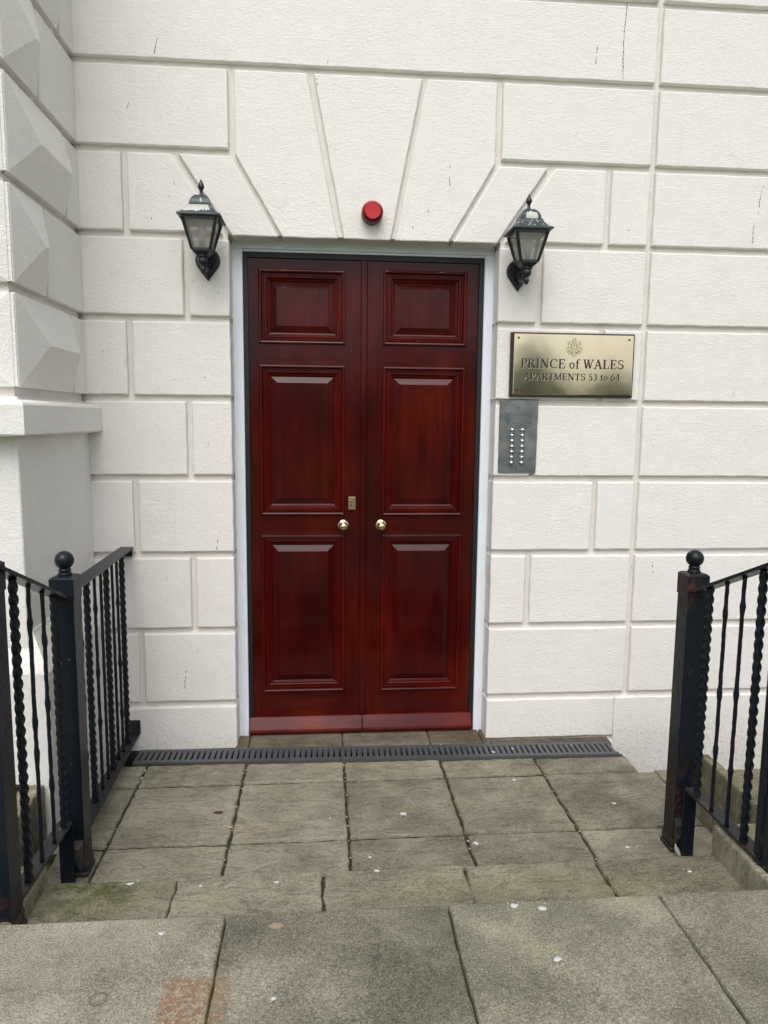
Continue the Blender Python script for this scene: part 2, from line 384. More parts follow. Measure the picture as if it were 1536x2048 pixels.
def lamp_paint(nm='black_lamp_paint', a=(0.010, 0.013, 0.018), b=(0.10, 0.12, 0.13)):
    mt, t, p = mat(nm); n = N(t)
    wear = n.ramp(n.noise(60, 4, 0.7), [(0.60, 0), (0.70, 1)])
    c = n.mix(n.math('MULTIPLY', wear, 0.35), a, b)
    n.link(c, p.inputs['Base Color']); p.inputs['Roughness'].default_value = 0.36
    n.link(n.bump(n.noise(50, 3), 0.3, 0.003), p.inputs['Normal']); return mt
M['lamp'] = lamp_paint(); M['roofp'] = lamp_paint('weathered_lamp_roof', (0.022, 0.036, 0.045), (0.16, 0.19, 0.19))
M['flake'] = flat('white_flaking_paint', (0.52, 0.54, 0.50), 0.7, bump=(120, 0.6))
def lampglass():
    mt, t, p = mat('dirty_lamp_glass'); n = N(t)
    c = n.mix(n.noise(25, 4), (0.28, 0.27, 0.23), (0.40, 0.39, 0.36)); n.link(c, p.inputs['Base Color'])
    p.inputs['Roughness'].default_value = 0.14; p.inputs['Alpha'].default_value = 0.55; return mt
M['glass'] = lampglass()
M['bulb'] = flat('frosted_bulb', (0.55, 0.55, 0.55), 0.5)
def grass():
    mt, t, p = mat('lawn'); n = N(t)
    c = n.mix(n.noise(0.6, 4), (0.045, 0.09, 0.02), (0.07, 0.12, 0.03)); n.link(c, p.inputs['Base Color']); p.inputs['Roughness'].default_value = 0.9; return mt
M['grass'] = grass()
def leaves():
    mt, t, p = mat('tree_leaves'); n = N(t)
    c = n.mix(n.noise(0.8, 4), (0.08, 0.13, 0.06), (0.13, 0.18, 0.10)); n.link(c, p.inputs['Base Color']); p.inputs['Roughness'].default_value = 0.8
    tr_ = t.nodes.new('ShaderNodeBsdfTranslucent'); n.link(c, tr_.inputs['Color']); mx = t.nodes.new('ShaderNodeMixShader'); mx.inputs[0].default_value = 0.5
    out = t.nodes['Material Output']; n.link(p.outputs[0], mx.inputs[1]); n.link(tr_.outputs[0], mx.inputs[2]); n.link(mx.outputs[0], out.inputs['Surface']); return mt
M['leaf'] = leaves()
M['tarmac'] = flat('tarmac', (0.05, 0.05, 0.052), 0.9, bump=(80, 0.5))

# ------------------------------------------------------------------ the building
bld = empty('apartment_building', (0, 0, 0), 'cream painted stucco building with grooved blocks and a tall mahogany double door', 'building')
ZS = [3.455, 3.109, 2.754, 2.399, 2.039, 1.685, 1.323, 0.963, 0.599, 0.237]   # block undersides, top to bottom
G = 0.029                                     # groove width
XL, XR = -1.267, 1.305                        # corner with the pier, long upright groove
JL, JR, SOF = -0.630, 0.595, 2.388            # door opening
DEP = 0.024                                   # groove depth

wall = MB()
def block(poly, depth=DEP, lean=None):
    p = ragged(poly, 0.045, 0.0013)
    y1 = depth
    rings = []
    for d, y in ((0.0, y1), (0.0, 0.0065), (0.0018, 0.0022), (0.0055, 0.0)):
        q = inset(p, d) if d else p
        rings.append([(a, y, b) for a, b in q])
    wall.loft(rings, 0, False, True, False)
    b = len(wall.v) - len(p); wall.f.append(tuple(range(b, b + len(p)))); wall.m.append(0); wall.sm.append(False)

def rect(x0, x1, z0, z1, depth=DEP): block([(x0, z0), (x1, z0), (x1, z1), (x0, z1)], depth)
h = G / 2
def row(top, bot, xs, deep=()):
    """blocks of one course between the groove centres xs"""
    for i in range(len(xs) - 1):
        a, b = xs[i], xs[i + 1]
        x0 = a - 0.02 if a == XL else a if a in (JL, JR) else a + 0.013
        x1 = b if b in (JL, JR) else b - 0.013
        d = 0.108 if (b == JL or a == JR) else DEP
        rect(x0, x1, bot, top, d)
far = [2.62, 3.92, 5.2]
Z = [4.165 + 0.35, 4.165, 3.81] + ZS
row(Z[0] - G, Z[1], [XL, -0.2, XR] + far); row(Z[1] - G, Z[2], [XL, 0.35, XR] + far)
row(Z[2] - G, ZS[0], [XL, -0.3, XR] + far); row(ZS[0] - G, ZS[1], [XL, XR] + far)
row(ZS[1] - G, ZS[2], [XL, -0.612]); row(ZS[1] - G, ZS[2], [0.580, XR] + far)
row(ZS[2] - G, ZS[3], [XL, -1.074]); row(ZS[2] - G, ZS[3], [1.098, XR] + far)
# flat arch of voussoirs over the door
T1, T2 = ZS[1] - G, ZS[2] - G
def vous(sx):
    f = (lambda x: x) if sx < 0 else (lambda x: -0.034 - x)
    P = lambda pts: [(f(x), z) for x, z in pts]
    block(P([(-0.598, T1), (-0.282, T1), (-0.147, SOF), (-0.392, SOF), (-0.598, 2.733)]), 0.108)
    block(P([(-0.842, T2), (-0.617, T2), (-0.413, SOF), (-0.615, SOF)]), 0.108)
    xe = -1.061 if sx < 0 else -0.034 - 1.085
    block(P([(xe, T2), (-0.877, T2), (-0.659, ZS[3]), (xe, ZS[3])]))
vous(-1); vous(1)
block([(-0.254, T1), (0.228, T1), (0.091, SOF), (-0.119, SOF)], 0.108)
row(ZS[3] - G, ZS[4], [XL, -0.821, JL]); row(ZS[3] - G, ZS[4], [JR, 0.790, XR] + far)
row(ZS[4] - G, ZS[5], [XL, -1.076, JL]); row(ZS[4] - G, ZS[5], [JR, 1.098, XR] + far)
row(ZS[5] - G, ZS[6], [XL, -0.822, JL]); row(ZS[5] - G, ZS[6], [JR, 0.782, XR] + far)
row(ZS[6] - G, ZS[7], [XL, -1.071, JL]); row(ZS[6] - G, ZS[7], [JR, 1.097, XR] + far)
row(ZS[7] - G, ZS[8], [XL, -0.819, JL]); row(ZS[7] - G, ZS[8], [JR, 0.781, XR] + far)
row(ZS[8] - G, ZS[9], [XL, -1.069, JL]); row(ZS[8] - G, ZS[9], [JR, XR] + far)
rect(XL, JL, -0.10, ZS[9] - G, 0.108); rect(JR, 1.2482, 0.007, ZS[9] - G, 0.108); rect(1.249, 5.2, -0.55, ZS[9] - G)
rect(1.10, 1.249, -0.55, -0.02)
# backing behind the grooves, with the door opening left out
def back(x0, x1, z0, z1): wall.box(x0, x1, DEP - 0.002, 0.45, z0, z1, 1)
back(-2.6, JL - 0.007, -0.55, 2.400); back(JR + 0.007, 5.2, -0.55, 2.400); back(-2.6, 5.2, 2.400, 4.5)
# hairline cracks and scuffs
CR = [((1.14, 3.438), (1.134, 3.253)), ((1.134, 3.253), (1.136, 3.116)), ((1.016, 3.262), (1.007, 3.146)), ((-0.915, 3.192), (-0.932, 3.125)), ((-1.043, 2.925), (-1.061, 2.884)),
      ((-0.19, 3.137), (-0.197, 3.112)), ((-0.242, 3.06), (-0.235, 3.03)), ((-0.853, 2.636), (-0.862, 2.59)), ((-0.869, 2.583), (-0.887, 2.536)),
      ((0.356, 2.733), (0.357, 2.615)), ((0.26, 2.525), (0.263, 2.482)), ((0.193, 2.452), (0.189, 2.419)), ((1.841, 2.7), (1.827, 2.632)), ((1.827, 2.632), (1.823, 2.554)), ((1.807, 2.508), (1.805, 2.41)),
      ((-0.703, 1.019), (-0.709, 0.97)), ((-0.864, 0.405), (-0.877, 0.269)), ((-0.981, 0.807), (-0.984, 0.771)), ((1.377, 1.487), (1.375, 1.438)), ((1.405, 0.90), (1.41, 0.84))]
for a, b in CR:
    heavy = a[1] > 3.3 or (a[0] == 1.134)
    L = math.hypot(b[0] - a[0], b[1] - a[1]); k = max(3, int(L / 0.014)); off = 0
    for i in range(k):
        if not heavy and random.random() < 0.35: continue
        t0, t1 = i / k, (i + 0.85) / k
        off += random.uniform(-0.0016, 0.0016); wd = random.uniform(0.0005, 0.0015) * (2.0 if heavy else 1.6)
        x0 = a[0] + (b[0] - a[0]) * t0 + off; z0 = a[1] + (b[1] - a[1]) * t0; x1 = a[0] + (b[0] - a[0]) * t1 + off * 0.9; z1 = a[1] + (b[1] - a[1]) * t1
        wall.add([(x0 - wd, -0.0009, z0), (x0 + wd, -0.0009, z0), (x1 + wd * 0.5, -0.0009, z1), (x1 - wd * 0.5, -0.0009, z1)], [(0, 1, 2, 3)], 2)
for _ in range(46):
    x, z = random.choice(((random.uniform(-1.25, -0.65), random.uniform(0.3, 3.3)), (random.uniform(0.65, 1.95), random.uniform(0.1, 3.4))))
    L, wd, sl = random.uniform(0.004, 0.03), random.uniform(0.00025, 0.0007), random.uniform(-0.25, 0.25)
    wall.add([(x - wd, -0.0008, z), (x + wd, -0.0008, z), (x + sl * L + wd * .3, -0.0008, z + L), (x + sl * L - wd * .3, -0.0008, z + L)], [(0, 1, 2, 3)], 2)
for x, z in [(-0.788, 2.186), (-0.749, 2.166), (-0.963, 2.45), (-0.747, 1.766), (-1.194, 1.876), (0.774, 1.332), (0.825, 1.395), (1.045, 1.374), (1.2, 2.465), (1.199, 2.434), (-0.70, 2.12), (-0.68, 2.14)]:
    r = random.uniform(0.0015, 0.003)
    wall.add([(x + r * math.cos(a), -0.0009, z + 1.5 * r * math.sin(a)) for a in (0, 1.2, 2.4, 3.6, 5.0)], [(0, 1, 2, 3, 4)], 2)
wall.build('wall', [M['wall'], M['groove'], M['crack'], M['chip']], bld, recalc=True)

# projecting corner pier on the left, with diamond pointed quoins over a plain base
pier = MB()
pier.box(-2.6, XL - 0.025, -0.722, 0.0, 1.60, 4.5, 1)                   # groove-depth core
def hip(face, u0, u1, z0, z1, apex, flatend):
    """diamond pointed block: hipped at the corner end, gabled or pointed at the other; u runs from the quoin corner"""
    zc = (z0 + z1) / 2; e0, e1 = 0.0, 0.041
    ue = u1 - (0.012 if flatend else 0.05)
    ap = min(u0 + apex, ue)
    v2 = [(u0, z0, -0.025), (u1, z0, -0.025), (u1, z1, -0.025), (u0, z1, -0.025), (u0, z0, e0), (u1, z0, e0), (u1, z1, e0), (u0, z1, e0), (ap, zc, e1), (ue + (0.012 if flatend else 0), zc, e1)]
    if face == 'x': v = [(XL + q, -0.748 + u, z) for u, z, q in v2]
    else: v = [(XL - 0.004 - u, -0.745 - q, z) for u, z, q in v2]
    pier.add(v, [(0, 1, 5, 4), (1, 2, 6, 5), (2, 3, 7, 6), (3, 0, 4, 7), (4, 5, 9, 8), (6, 7, 8, 9), (7, 4, 8), (5, 6, 9)], 0)
def slab_x(y0, y1, z0, z1): pier.box(XL - 0.03, XL, y0, y1, z0, z1, 0, 0.004)
PZ = Z[:]                                     # same courses as the wall
for k in range(len(PZ) - 1):
    if PZ[k + 1] < 1.6: break
    top, bot = PZ[k] - 0.034, PZ[k + 1]
    short = (k % 2 == 1)                     # courses alternate
    kk = PZ[k + 1]
    short = kk in (ZS[2], ZS[4], ZS[0] * 0 + ZS[0]) and kk != ZS[0] or kk in (Z[2], Z[0])
    ue = 0.30 if short else 0.552
    hip('x', 0.012, ue, bot, top, 0.20, not short)
    slab_x(-0.748 + ue + 0.036, 0.02, bot, top)
    hip('y', 0.010, 0.55 if short else 0.30, bot, top, 0.20, short)
    pier.box(XL - 0.86 if short else XL - 0.86, XL - 0.004 - (0.59 if short else 0.34), -0.745, -0.71, bot, top, 0, 0.004)
    pier.box(XL - 0.09, XL - 0.003, -0.742, -0.66, bot + 0.003, top - 0.003, 0)          # arris between the two faces
pier.box(-2.6, XL - 0.012, -0.732, 0.0, 1.60, 1.652, 1)                   # fascia under the lowest quoin
# cap ledge, slightly ragged lower edge
cap = [(-2.6, -0.865), (-1.207, -0.865), (-1.207, -0.001), (-2.6, -0.001)]
cp = ragged(cap, 0.05, 0.0018)
rg = []
for d, z in ((0.006, 1.517), (0.0, 1.524), (0.0, 1.622), (0.005, 1.630), (0.03, 1.640)):
    rg.append([(x, y, z + (random.uniform(-0.002, 0.002) if z < 1.53 else 0)) for x, y in (inset(cp, d) if d else cp)])
pier.loft(rg, 0)
pier.box(-2.6, XL, -0.777, 0.0, 0.60, 1.5165, 0, 0.004)
base = [[(-2.6, -0.822 + i, z), (-1.187 - i, -0.822 + i, z), (-1.187 - i, -0.0015, z), (-2.6, -0.0015, z)] for i, z in ((0, -0.55), (0, 0.675), (0.003, 0.683), (0.070, 0.80), (0.074, 0.815))]
pier.loft(base, 0)
pier.build('corner_pier', [M['pier'], M['groove']], bld)

# white timber frame
fr = MB()
fr.box(JL - 0.004, -0.584, 0.110, 0.20, -0.02, 2.3605, 0, 0.003)
fr.box(0.553, JR + 0.004, 0.110, 0.20, -0.02, 2.3605, 0, 0.003)
fr.box(JL - 0.004, JR + 0.004, 0.1085, 0.20, 2.3608, 2.407, 0, 0.003)
fr.box(-0.584, 0.553, 0.122, 0.20, 2.350, 2.3604, 0)
fr.build('door_frame', M['frame'], bld)
bs = MB()
bs.box(-0.5838, -0.562, 0.124, 0.22, 0.0, 2.349, 0); bs.box(0.5306, 0.5528, 0.124, 0.22, 0.0, 2.349, 0)
bs.box(-0.562, 0.5306, 0.126, 0.22, 2.325, 2.349, 0)
bs.box(-0.59, 0.56, 0.198, 0.23, -0.01, 2.34, 0)
bs.build('draught_seal', M['black'], bld)

# the two leaves
YD = 0.136                                    # face of the stiles
def ring_rect(x0, x1, z0, z1, d): return [(x0 + d, z0 + d), (x1 - d, z0 + d), (x1 - d, z1 - d), (x0 + d, z1 - d)]
def panel(parent, x0, x1, z0, z1):
    b = MB()
    prof = [(-0.001, 0.003), (0.000, -0.006), (0.003, -0.011), (0.008, -0.0125), (0.013, -0.010), (0.0155, -0.003), (0.0165, 0.001), (0.019, 0.0005), (0.0215, -0.002), (0.0245, -0.002), (0.0265, 0.002),
            (0.0275, 0.0055), (0.031, 0.005), (0.0335, 0.0025), (0.037, 0.003), (0.0405, 0.007), (0.043, 0.0115), (0.0455, 0.012), (0.0475, 0.010), (0.0495, 0.011), (0.0515, 0.0165), (0.0535, 0.0175)]
    bev = [(0.0535, 0.0175), (0.084, 0.0035), (0.0845, 0.0015)]
    def loops(pr, mo=0):
        L = [[(x, YD + yy, z) for x, z in ring_rect(x0, x1, z0, z1, d)] for d, yy in pr]
        for k in range(len(L) - 1):
            for i in range(4):
                j = (i + 1) % 4
                b.add([L[k][i], L[k][j], L[k + 1][j], L[k + 1][i]], [(0, 1, 2, 3)], mo + (1 if i in (0, 2) else 0))
        return L[-1]
    loops(prof, 2); last = loops(bev)
    b.add(last, [(0, 1, 2, 3)], 0)
    return b.build('panel', [M['wood'], M['woodh'], M['mould'], M['mouldh']], parent, recalc=False)
def leaf(x0, x1, px, pz, label, lockside):
    o = MB(); y0, y1 = YD, YD + 0.045
    zt, zb = 2.3225, 0.020
    a, b = px                                   # stile inner edges (panel opening)
    o.box(x0, a, y0, y1, zb, zt, 0); o.box(b, x1, y0, y1, zb, zt, 0)
    zz = [zt] + [v for p in reversed(pz) for v in (p[1], p[0])] + [zb]
    for k in range(0, len(zz), 2):
        o.box(a, b, y0 + 0.0003, y1, zz[k + 1], zz[k], 1)
    d = o.build('door', [M['wood'], M['woodh']], bld); d['label'] = label
    for (z0, z1) in pz: panel(d, a, b, z0, z1)
    # weather board: sloped top, drip nose
    wb = MB(); q = [(YD - 0.001, 0.096), (YD - 0.012, 0.094), (YD - 0.040, 0.040), (YD - 0.043, 0.030), (YD - 0.040, 0.018), (YD - 0.001, 0.014)]
    xs = (x0 - 0.018 if lockside else x0 + 0.001, x1 - 0.001 if lockside else x1 + 0.012)
    wb.loft([[(x, yy, z) for yy, z in q] for x in xs]); wb.build('weather_board', M['wbar'], d)
    # knob on its rose
    kx = -0.115 if lockside else 0.0705; k = MB()
    k.lathe([(0.0275, 0.0), (0.0275, 0.003), (0.025, 0.006), (0.014, 0.009), (0.0105, 0.013), (0.0095, 0.024), (0.013, 0.030), (0.0185, 0.036), (0.0212, 0.045), (0.0205, 0.053), (0.0165, 0.0605), (0.009, 0.065), (0.001, 0.0662)], (kx, YD - 0.0005, 1.068), 'y', 28)
    k.build('door_knob', M['brass'], d)
    return d
dl = leaf(-0.5615, -0.0195, (-0.515, -0.107), ((0.223, 1.021), (1.117, 1.838), (1.934, 2.276)), 'left mahogany leaf with brass lock plate and covering strip', True)
dr = leaf(-0.0165, 0.5300, (0.0725, 0.4735), ((0.218, 1.021), (1.114, 1.837), (1.936, 2.284)), 'right mahogany leaf with brass knob', False)
cs = MB()
sec = [(-0.034, YD - 0.0008), (-0.034, YD - 0.007), (-0.031, YD - 0.011), (-0.026, YD - 0.0125), (-0.010, YD - 0.0125), (-0.005, YD - 0.011), (-0.002, YD - 0.007), (-0.002, YD - 0.0008)]
cs.loft([[(x, y, z) for x, y in sec] for z in (0.097, 0.10, 2.322)]); cs.build('cover_strip', M['wood'], dl)
lk = MB(); lk.box(-0.0905, -0.0545, YD - 0.003, YD - 0.0004, 1.145, 1.207, 0, 0.001)
lk.lathe([(0.0085, 0), (0.0085, 0.002), (0.007, 0.003)], (-0.076, YD - 0.003, 1.186), 'y', 18, 0)
lk.box(-0.0775, -0.0745, YD - 0.0064, YD - 0.0061, 1.181, 1.191, 1)
lk.lathe([(0.004, 0), (0.004, 0.001)], (-0.076, YD - 0.003, 1.166), 'y', 12, 1); lk.build('lock_plate', [M['lock'], M['hole']], dl)

# ------------------------------------------------------------------ paving
def stone_slab(b, x0, x1, y0, y1, zt, th=0.05, amp=0.0022, mi=0, tilt=0.0015, gap=0.0052, tint=None):
    b.t = random.uniform(0.25, 0.75) if tint is None else tint
    gap = gap if zt < 0.2 else 0.0022
    gy = gap + (0.0030 if zt < 0.2 else 0.001); amp *= 1.5 if zt < 0.2 else 1.0
    p = ragged([(x0 + gap, y0 + gy), (x1 - gap, y0 + gy), (x1 - gap, y1 - gy), (x0 + gap, y1 - gy)], 0.03, amp)
    tx, ty, dz = random.uniform(-tilt, tilt), random.uniform(-tilt, tilt), random.uniform(-tilt, tilt)
    cx, cy = (x0 + x1) / 2, (y0 + y1) / 2
    def z(x, y, d): return zt + dz + tx * (x - cx) * 4 + ty * (y - cy) * 4 - d
    rings = [[(x, y, z(x, y, th)) for x, y in p], [(x, y, z(x, y, 0.008 + random.uniform(0, 0.003))) for x, y in p],
             [(x, y, z(x, y, 0.0025)) for x, y in inset(p, 0.0025)], [(x, y, z(x, y, random.uniform(0, 0.0006))) for x, y in inset(p, 0.0075)]]
    b.loft(rings, mi)
    b.t = 0.5
lx = [-1.19, -1.018, -0.568, -0.118, 0.332, 0.780, 1.230]
ld = MB()
for i in range(len(lx) - 1):
    stone_slab(ld, lx[i], lx[i + 1], -0.362, -0.176 - (lx[i] + 0.4) * 0.022, 0.0)
    for ya, yb in ((-0.812, -0.362), (-1.262, -0.812)):
        x1 = lx[i + 1] if i < len(lx) - 2 else 1.30
        stone_slab(ld, lx[i], x1, ya, yb, 0.0)
stone_slab(ld, 1.30, 1.62, -0.62, -0.335, -0.004)
ld.box(-1.21, 1.225, -1.3, -0.17, -0.2, -0.011, 1); ld.box(1.225, 1.9, -1.3, -0.37, -0.2, -0.011, 1)
ld.box(-1.2, 1.235, -0.20, -0.001, -0.2, -0.075, 1)
ld.box(-1.2, JL + 0.0, -0.028, -0.001, -0.1, -0.003, 1); stone_slab(ld, 0.615, 1.215, -0.062, -0.0005, 0.004, 0.05, 0.003, 2, 0.001, 0.0, 0.2)
tag(ld.build('landing', [M['slab'], M['joint'], M['sill']]), kind='structure')
th = MB()
for a, b_ in ((-0.64, -0.575), (-0.575, -0.118), (-0.118, 0.312), (0.312, 0.575), (0.575, 0.62)):
    stone_slab(th, a, b_, -0.030 - (a + 0.6) * 0.022, 0.215, 0.008, 0.05, 0.0015, 0, 0.001, 0.002)
th.box(-0.64, 0.61, -0.03, 0.22, -0.09, -0.003, 1)
th.build('threshold', [M['sill'], M['joint']], bld)
st = MB()
for a, b_ in ((-1.15, -0.668), (-0.668, -0.215), (-0.215, 0.240), (0.240, 0.678), (0.678, 1.150)):
    stone_slab(st, a, b_, -1.66, -1.224 + random.uniform(-0.006, 0.006), 0.15, 0.16, 0.0034, 0, 0.002, 0.0025)
st.box(-1.16, 1.16, -1.7, -1.245, -0.2, 0.138, 1)
# cheeks under the bottom rails
stone_slab(st, 1.082, 1.235, -1.66, -1.218, 0.252, 0.3, 0.002, 0, 0.001, 0.001)
stone_slab(st, -1.20, -1.062, -1.66, -1.232, 0.212, 0.25, 0.002, 0, 0.001, 0.001)
tag(st.build('steps', [M['step'], M['joint']]), kind='structure')
pa = MB()
px = [-2.22, -1.634, -1.050, -0.467, 0.116, 0.702, 1.290, 1.875, 2.46]
py = [-1.617, -2.20, -2.78, -3.36, -3.94, -4.52, -5.1]
tints = {2: 0.80, 3: 0.30, 4: 0.60, 5: 0.50}
for i in range(len(px) - 1):
    for j in range(len(py) - 1):
        stone_slab(pa, px[i], px[i + 1], py[j + 1], py[j] + (random.uniform(-0.004, 0.004) if j == 0 else 0), 0.30, 0.12, 0.0018, 0, 0.0014, 0.0012, tints.get(i) if j == 0 else None)
pa.box(-2.25, 2.5, -5.2, -1.64, 0.0, 0.288, 1)
tag(pa.build('path', [M['path'], M['joint']]), kind='structure')
# ground: lawn to the horizon, cut away round the sunken entrance
gr = MB(); BIG = 1500
gr.add([(-BIG, -BIG, 0.26), (BIG, -BIG, 0.26), (BIG, -1.7, 0.26), (-BIG, -1.7, 0.26)], [(0, 1, 2, 3)])
gr.add([(-BIG, -1.7, 0.26), (-3.2, -1.7, 0.26), (-3.2, 60, 0.26), (-BIG, 60, 0.26)], [(0, 1, 2, 3)])
gr.add([(6.0, -1.7, 0.26), (BIG, -1.7, 0.26), (BIG, 60, 0.26), (6.0, 60, 0.26)], [(0, 1, 2, 3)])
gr.add([(-3.2, -1.7, -0.5), (6.0, -1.7, -0.5), (6.0, 0.4, -0.5), (-3.2, 0.4, -0.5)], [(0, 1, 2, 3)], 1)
for x in (-3.2, 6.0): gr.add([(x, -1.7, -0.5), (x, 60, -0.5), (x, 60, 0.26), (x, -1.7, 0.26)], [(0, 1, 2, 3)], 1)
gr.add([(-3.2, -1.7, -0.5), (6.0, -1.7, -0.5), (6.0, -1.7, 0.26), (-3.2, -1.7, 0.26)], [(0, 1, 2, 3)], 1)
tag(gr.build('ground', [M['grass'], M['joint']]), kind='structure')

# kerbs either side
k1 = MB(); stone_slab(k1, -2.6, -1.218, -1.71, -0.822, 0.268, 0.7, 0.004, 0, 0.001, 0.002, 0.9)
tag(k1.build('kerb_block', M['kerb']), 'mossy stone kerb block behind the left railing, against the pier base', 'kerb')
k2 = MB(); stone_slab(k2, 1.290, 3.4, -1.71, -0.865, 0.262, 0.7, 0.004, 0, 0.001, 0.002, 0.55)
stone_slab(k2, 1.290, 1.335, -0.868, -0.735, 0.262, 0.7, 0.003, 0, 0.001, 0.002, 0.6)
tag(k2.build('kerb_block', M['kerb']), 'buff stone kerb block with mossy top behind the right railing', 'kerb')
# small black grating let into the left kerb
lg = MB()
for i in range(6): lg.bar((-1.30, -0.845 - i * 0.030, 0.2725), (-1.52, -0.845 - i * 0.030, 0.2725), 0.006, 0.006)
for i in range(7): lg.bar((-1.295 - i * 0.036, -0.84, 0.2735), (-1.325 - i * 0.036, -1.0, 0.2735), 0.006, 0.006)
lg.box(-1.53, -1.29, -1.005, -0.835, 0.2700, 0.2705, 1)
o = lg.build('floor_grating', [M['iron'], M['hole']]); tag(o, 'small black iron grating lying on the left kerb by the pier base', 'grating')

# ------------------------------------------------------------------ drain grating across the doorway
ang = -0.0225
dr_ = empty('drain_grating', (-1.085, -0.018, 0.0), 'long grey slotted drain channel across the foot of the doorway', 'drain'); dr_.rotation_euler = (0, 0, ang)
segs = [(0.0, 0.955), (0.957, 1.915), (1.917, 2.290)]
for a, b_ in segs:
    g = MB(); y0, y1 = -0.132, 0.0; zt = 0.007
    g.box(a, b_, y0, y0 + 0.023, -0.02, zt, 0); g.box(a, b_, y1 - 0.023, y1, -0.02, zt, 0)
    nsl = int(round((b_ - a) / 0.0268)); pit_ = (b_ - a) / nsl
    for i in range(nsl):
        x = a + i * pit_
        g.box(x, x + pit_ - 0.0092, y0 + 0.023, y1 - 0.023, -0.016, zt - 0.0008, 0)
    g.box(a, b_, y0 - 0.004, y0, -0.03, zt - 0.002, 0); g.box(a, b_, y1, y1 + 0.004, -0.03, zt - 0.002, 0)
    g.build('slotted_cover', M['grate'], dr_)
tr = MB(); tr.box(0, 2.29, -0.134, 0.002, -0.074, -0.045, 0); tr.build('channel', M['hole'], dr_)

# ------------------------------------------------------------------ railings
def twisted(b, x, y, z0, z1, s=0.0190):
    n = int((z1 - z0) / 0.006); rings = []
    ph = random.uniform(0, 6)
    for i in range(n + 1):
        z = z0 + (z1 - z0) * i / n; a0 = ph - (z - z0) / 0.140 * 2 * math.pi
        e = min(1, (i + 1) / 3, (n + 1 - i) / 3); ring = []
        for k in range(12):
            a = 2 * math.pi * k / 12; kk = k % 3
            r = s / 2 * (1.42 if kk == 0 else 0.90)
            ring.append((x + r * math.cos(a + a0), y + r * math.sin(a + a0), z))
        rings.append(ring)
    b.loft(rings, 0, True)
def thin(b, x, y, z0, z1, r=0.0065, knots=True):
    n = int((z1 - z0) / 0.016); kz = [random.uniform(0.2, 0.4), random.uniform(0.45, 0.62), random.uniform(0.7, 0.9)] if knots else []
    rings = []
    for i in range(n + 1):
        t = i / n; rr = r * random.uniform(0.93, 1.08)
        for q in kz: rr += r * 0.55 * math.exp(-((t - q) / 0.016) ** 2)
        if i == n or i == 0: rr = r * 1.25
        ox, oy = random.uniform(-0.0006, 0.0006), random.uniform(-0.0006, 0.0006)
        rings.append([(x + ox + rr * math.cos(2 * math.pi * k / 8), y + oy + rr * math.sin(2 * math.pi * k / 8), z0 + (z1 - z0) * t) for k in range(8)])
    b.loft(rings, 0, True)
def post(parent, x, yf, z0, ztop, d=0.073):
    p = MB(); a, c = x - d / 2, x + d / 2; y0, y1 = yf, yf + d
    p.loft([[(a + i, y0 + i, z), (c - i, y0 + i, z), (c - i, y1 - i, z), (a + i, y1 - i, z)] for i, z in ((0, z0), (0, ztop - 0.085), (0, ztop - 0.084), (-0.003, ztop - 0.080), (-0.003, ztop - 0.008), (0.004, ztop - 0.002), (0.012, ztop))])
    o = p.build('post', M['iron'], parent)
    f = MB(); f.box(a - 0.008, c + 0.008, y0 - 0.008, y1 + 0.008, z0, z0 + 0.018, 0, 0.004); f.box(a - 0.004, c + 0.004, y0 - 0.004, y1 + 0.004, z0 + 0.022, z0 + 0.05, 0, 0.003)
    f.build('foot', M['rust'], o)
    k = MB(); cx, cy = x, yf + d / 2
    k.lathe([(0.025, 0), (0.021, 0.008), (0.018, 0.016), (0.0205, 0.0175), (0.0205, 0.021), (0.017, 0.023)] + [(0.031 * math.sin(t), 0.051 - 0.031 * math.cos(t)) for t in [0.62 + (math.pi - 0.65) * q / 12 for q in range(13)]], (cx, cy, ztop - 0.001), 'z', 24)
    k.build('ball_finial', M['iron'], o)
    return o
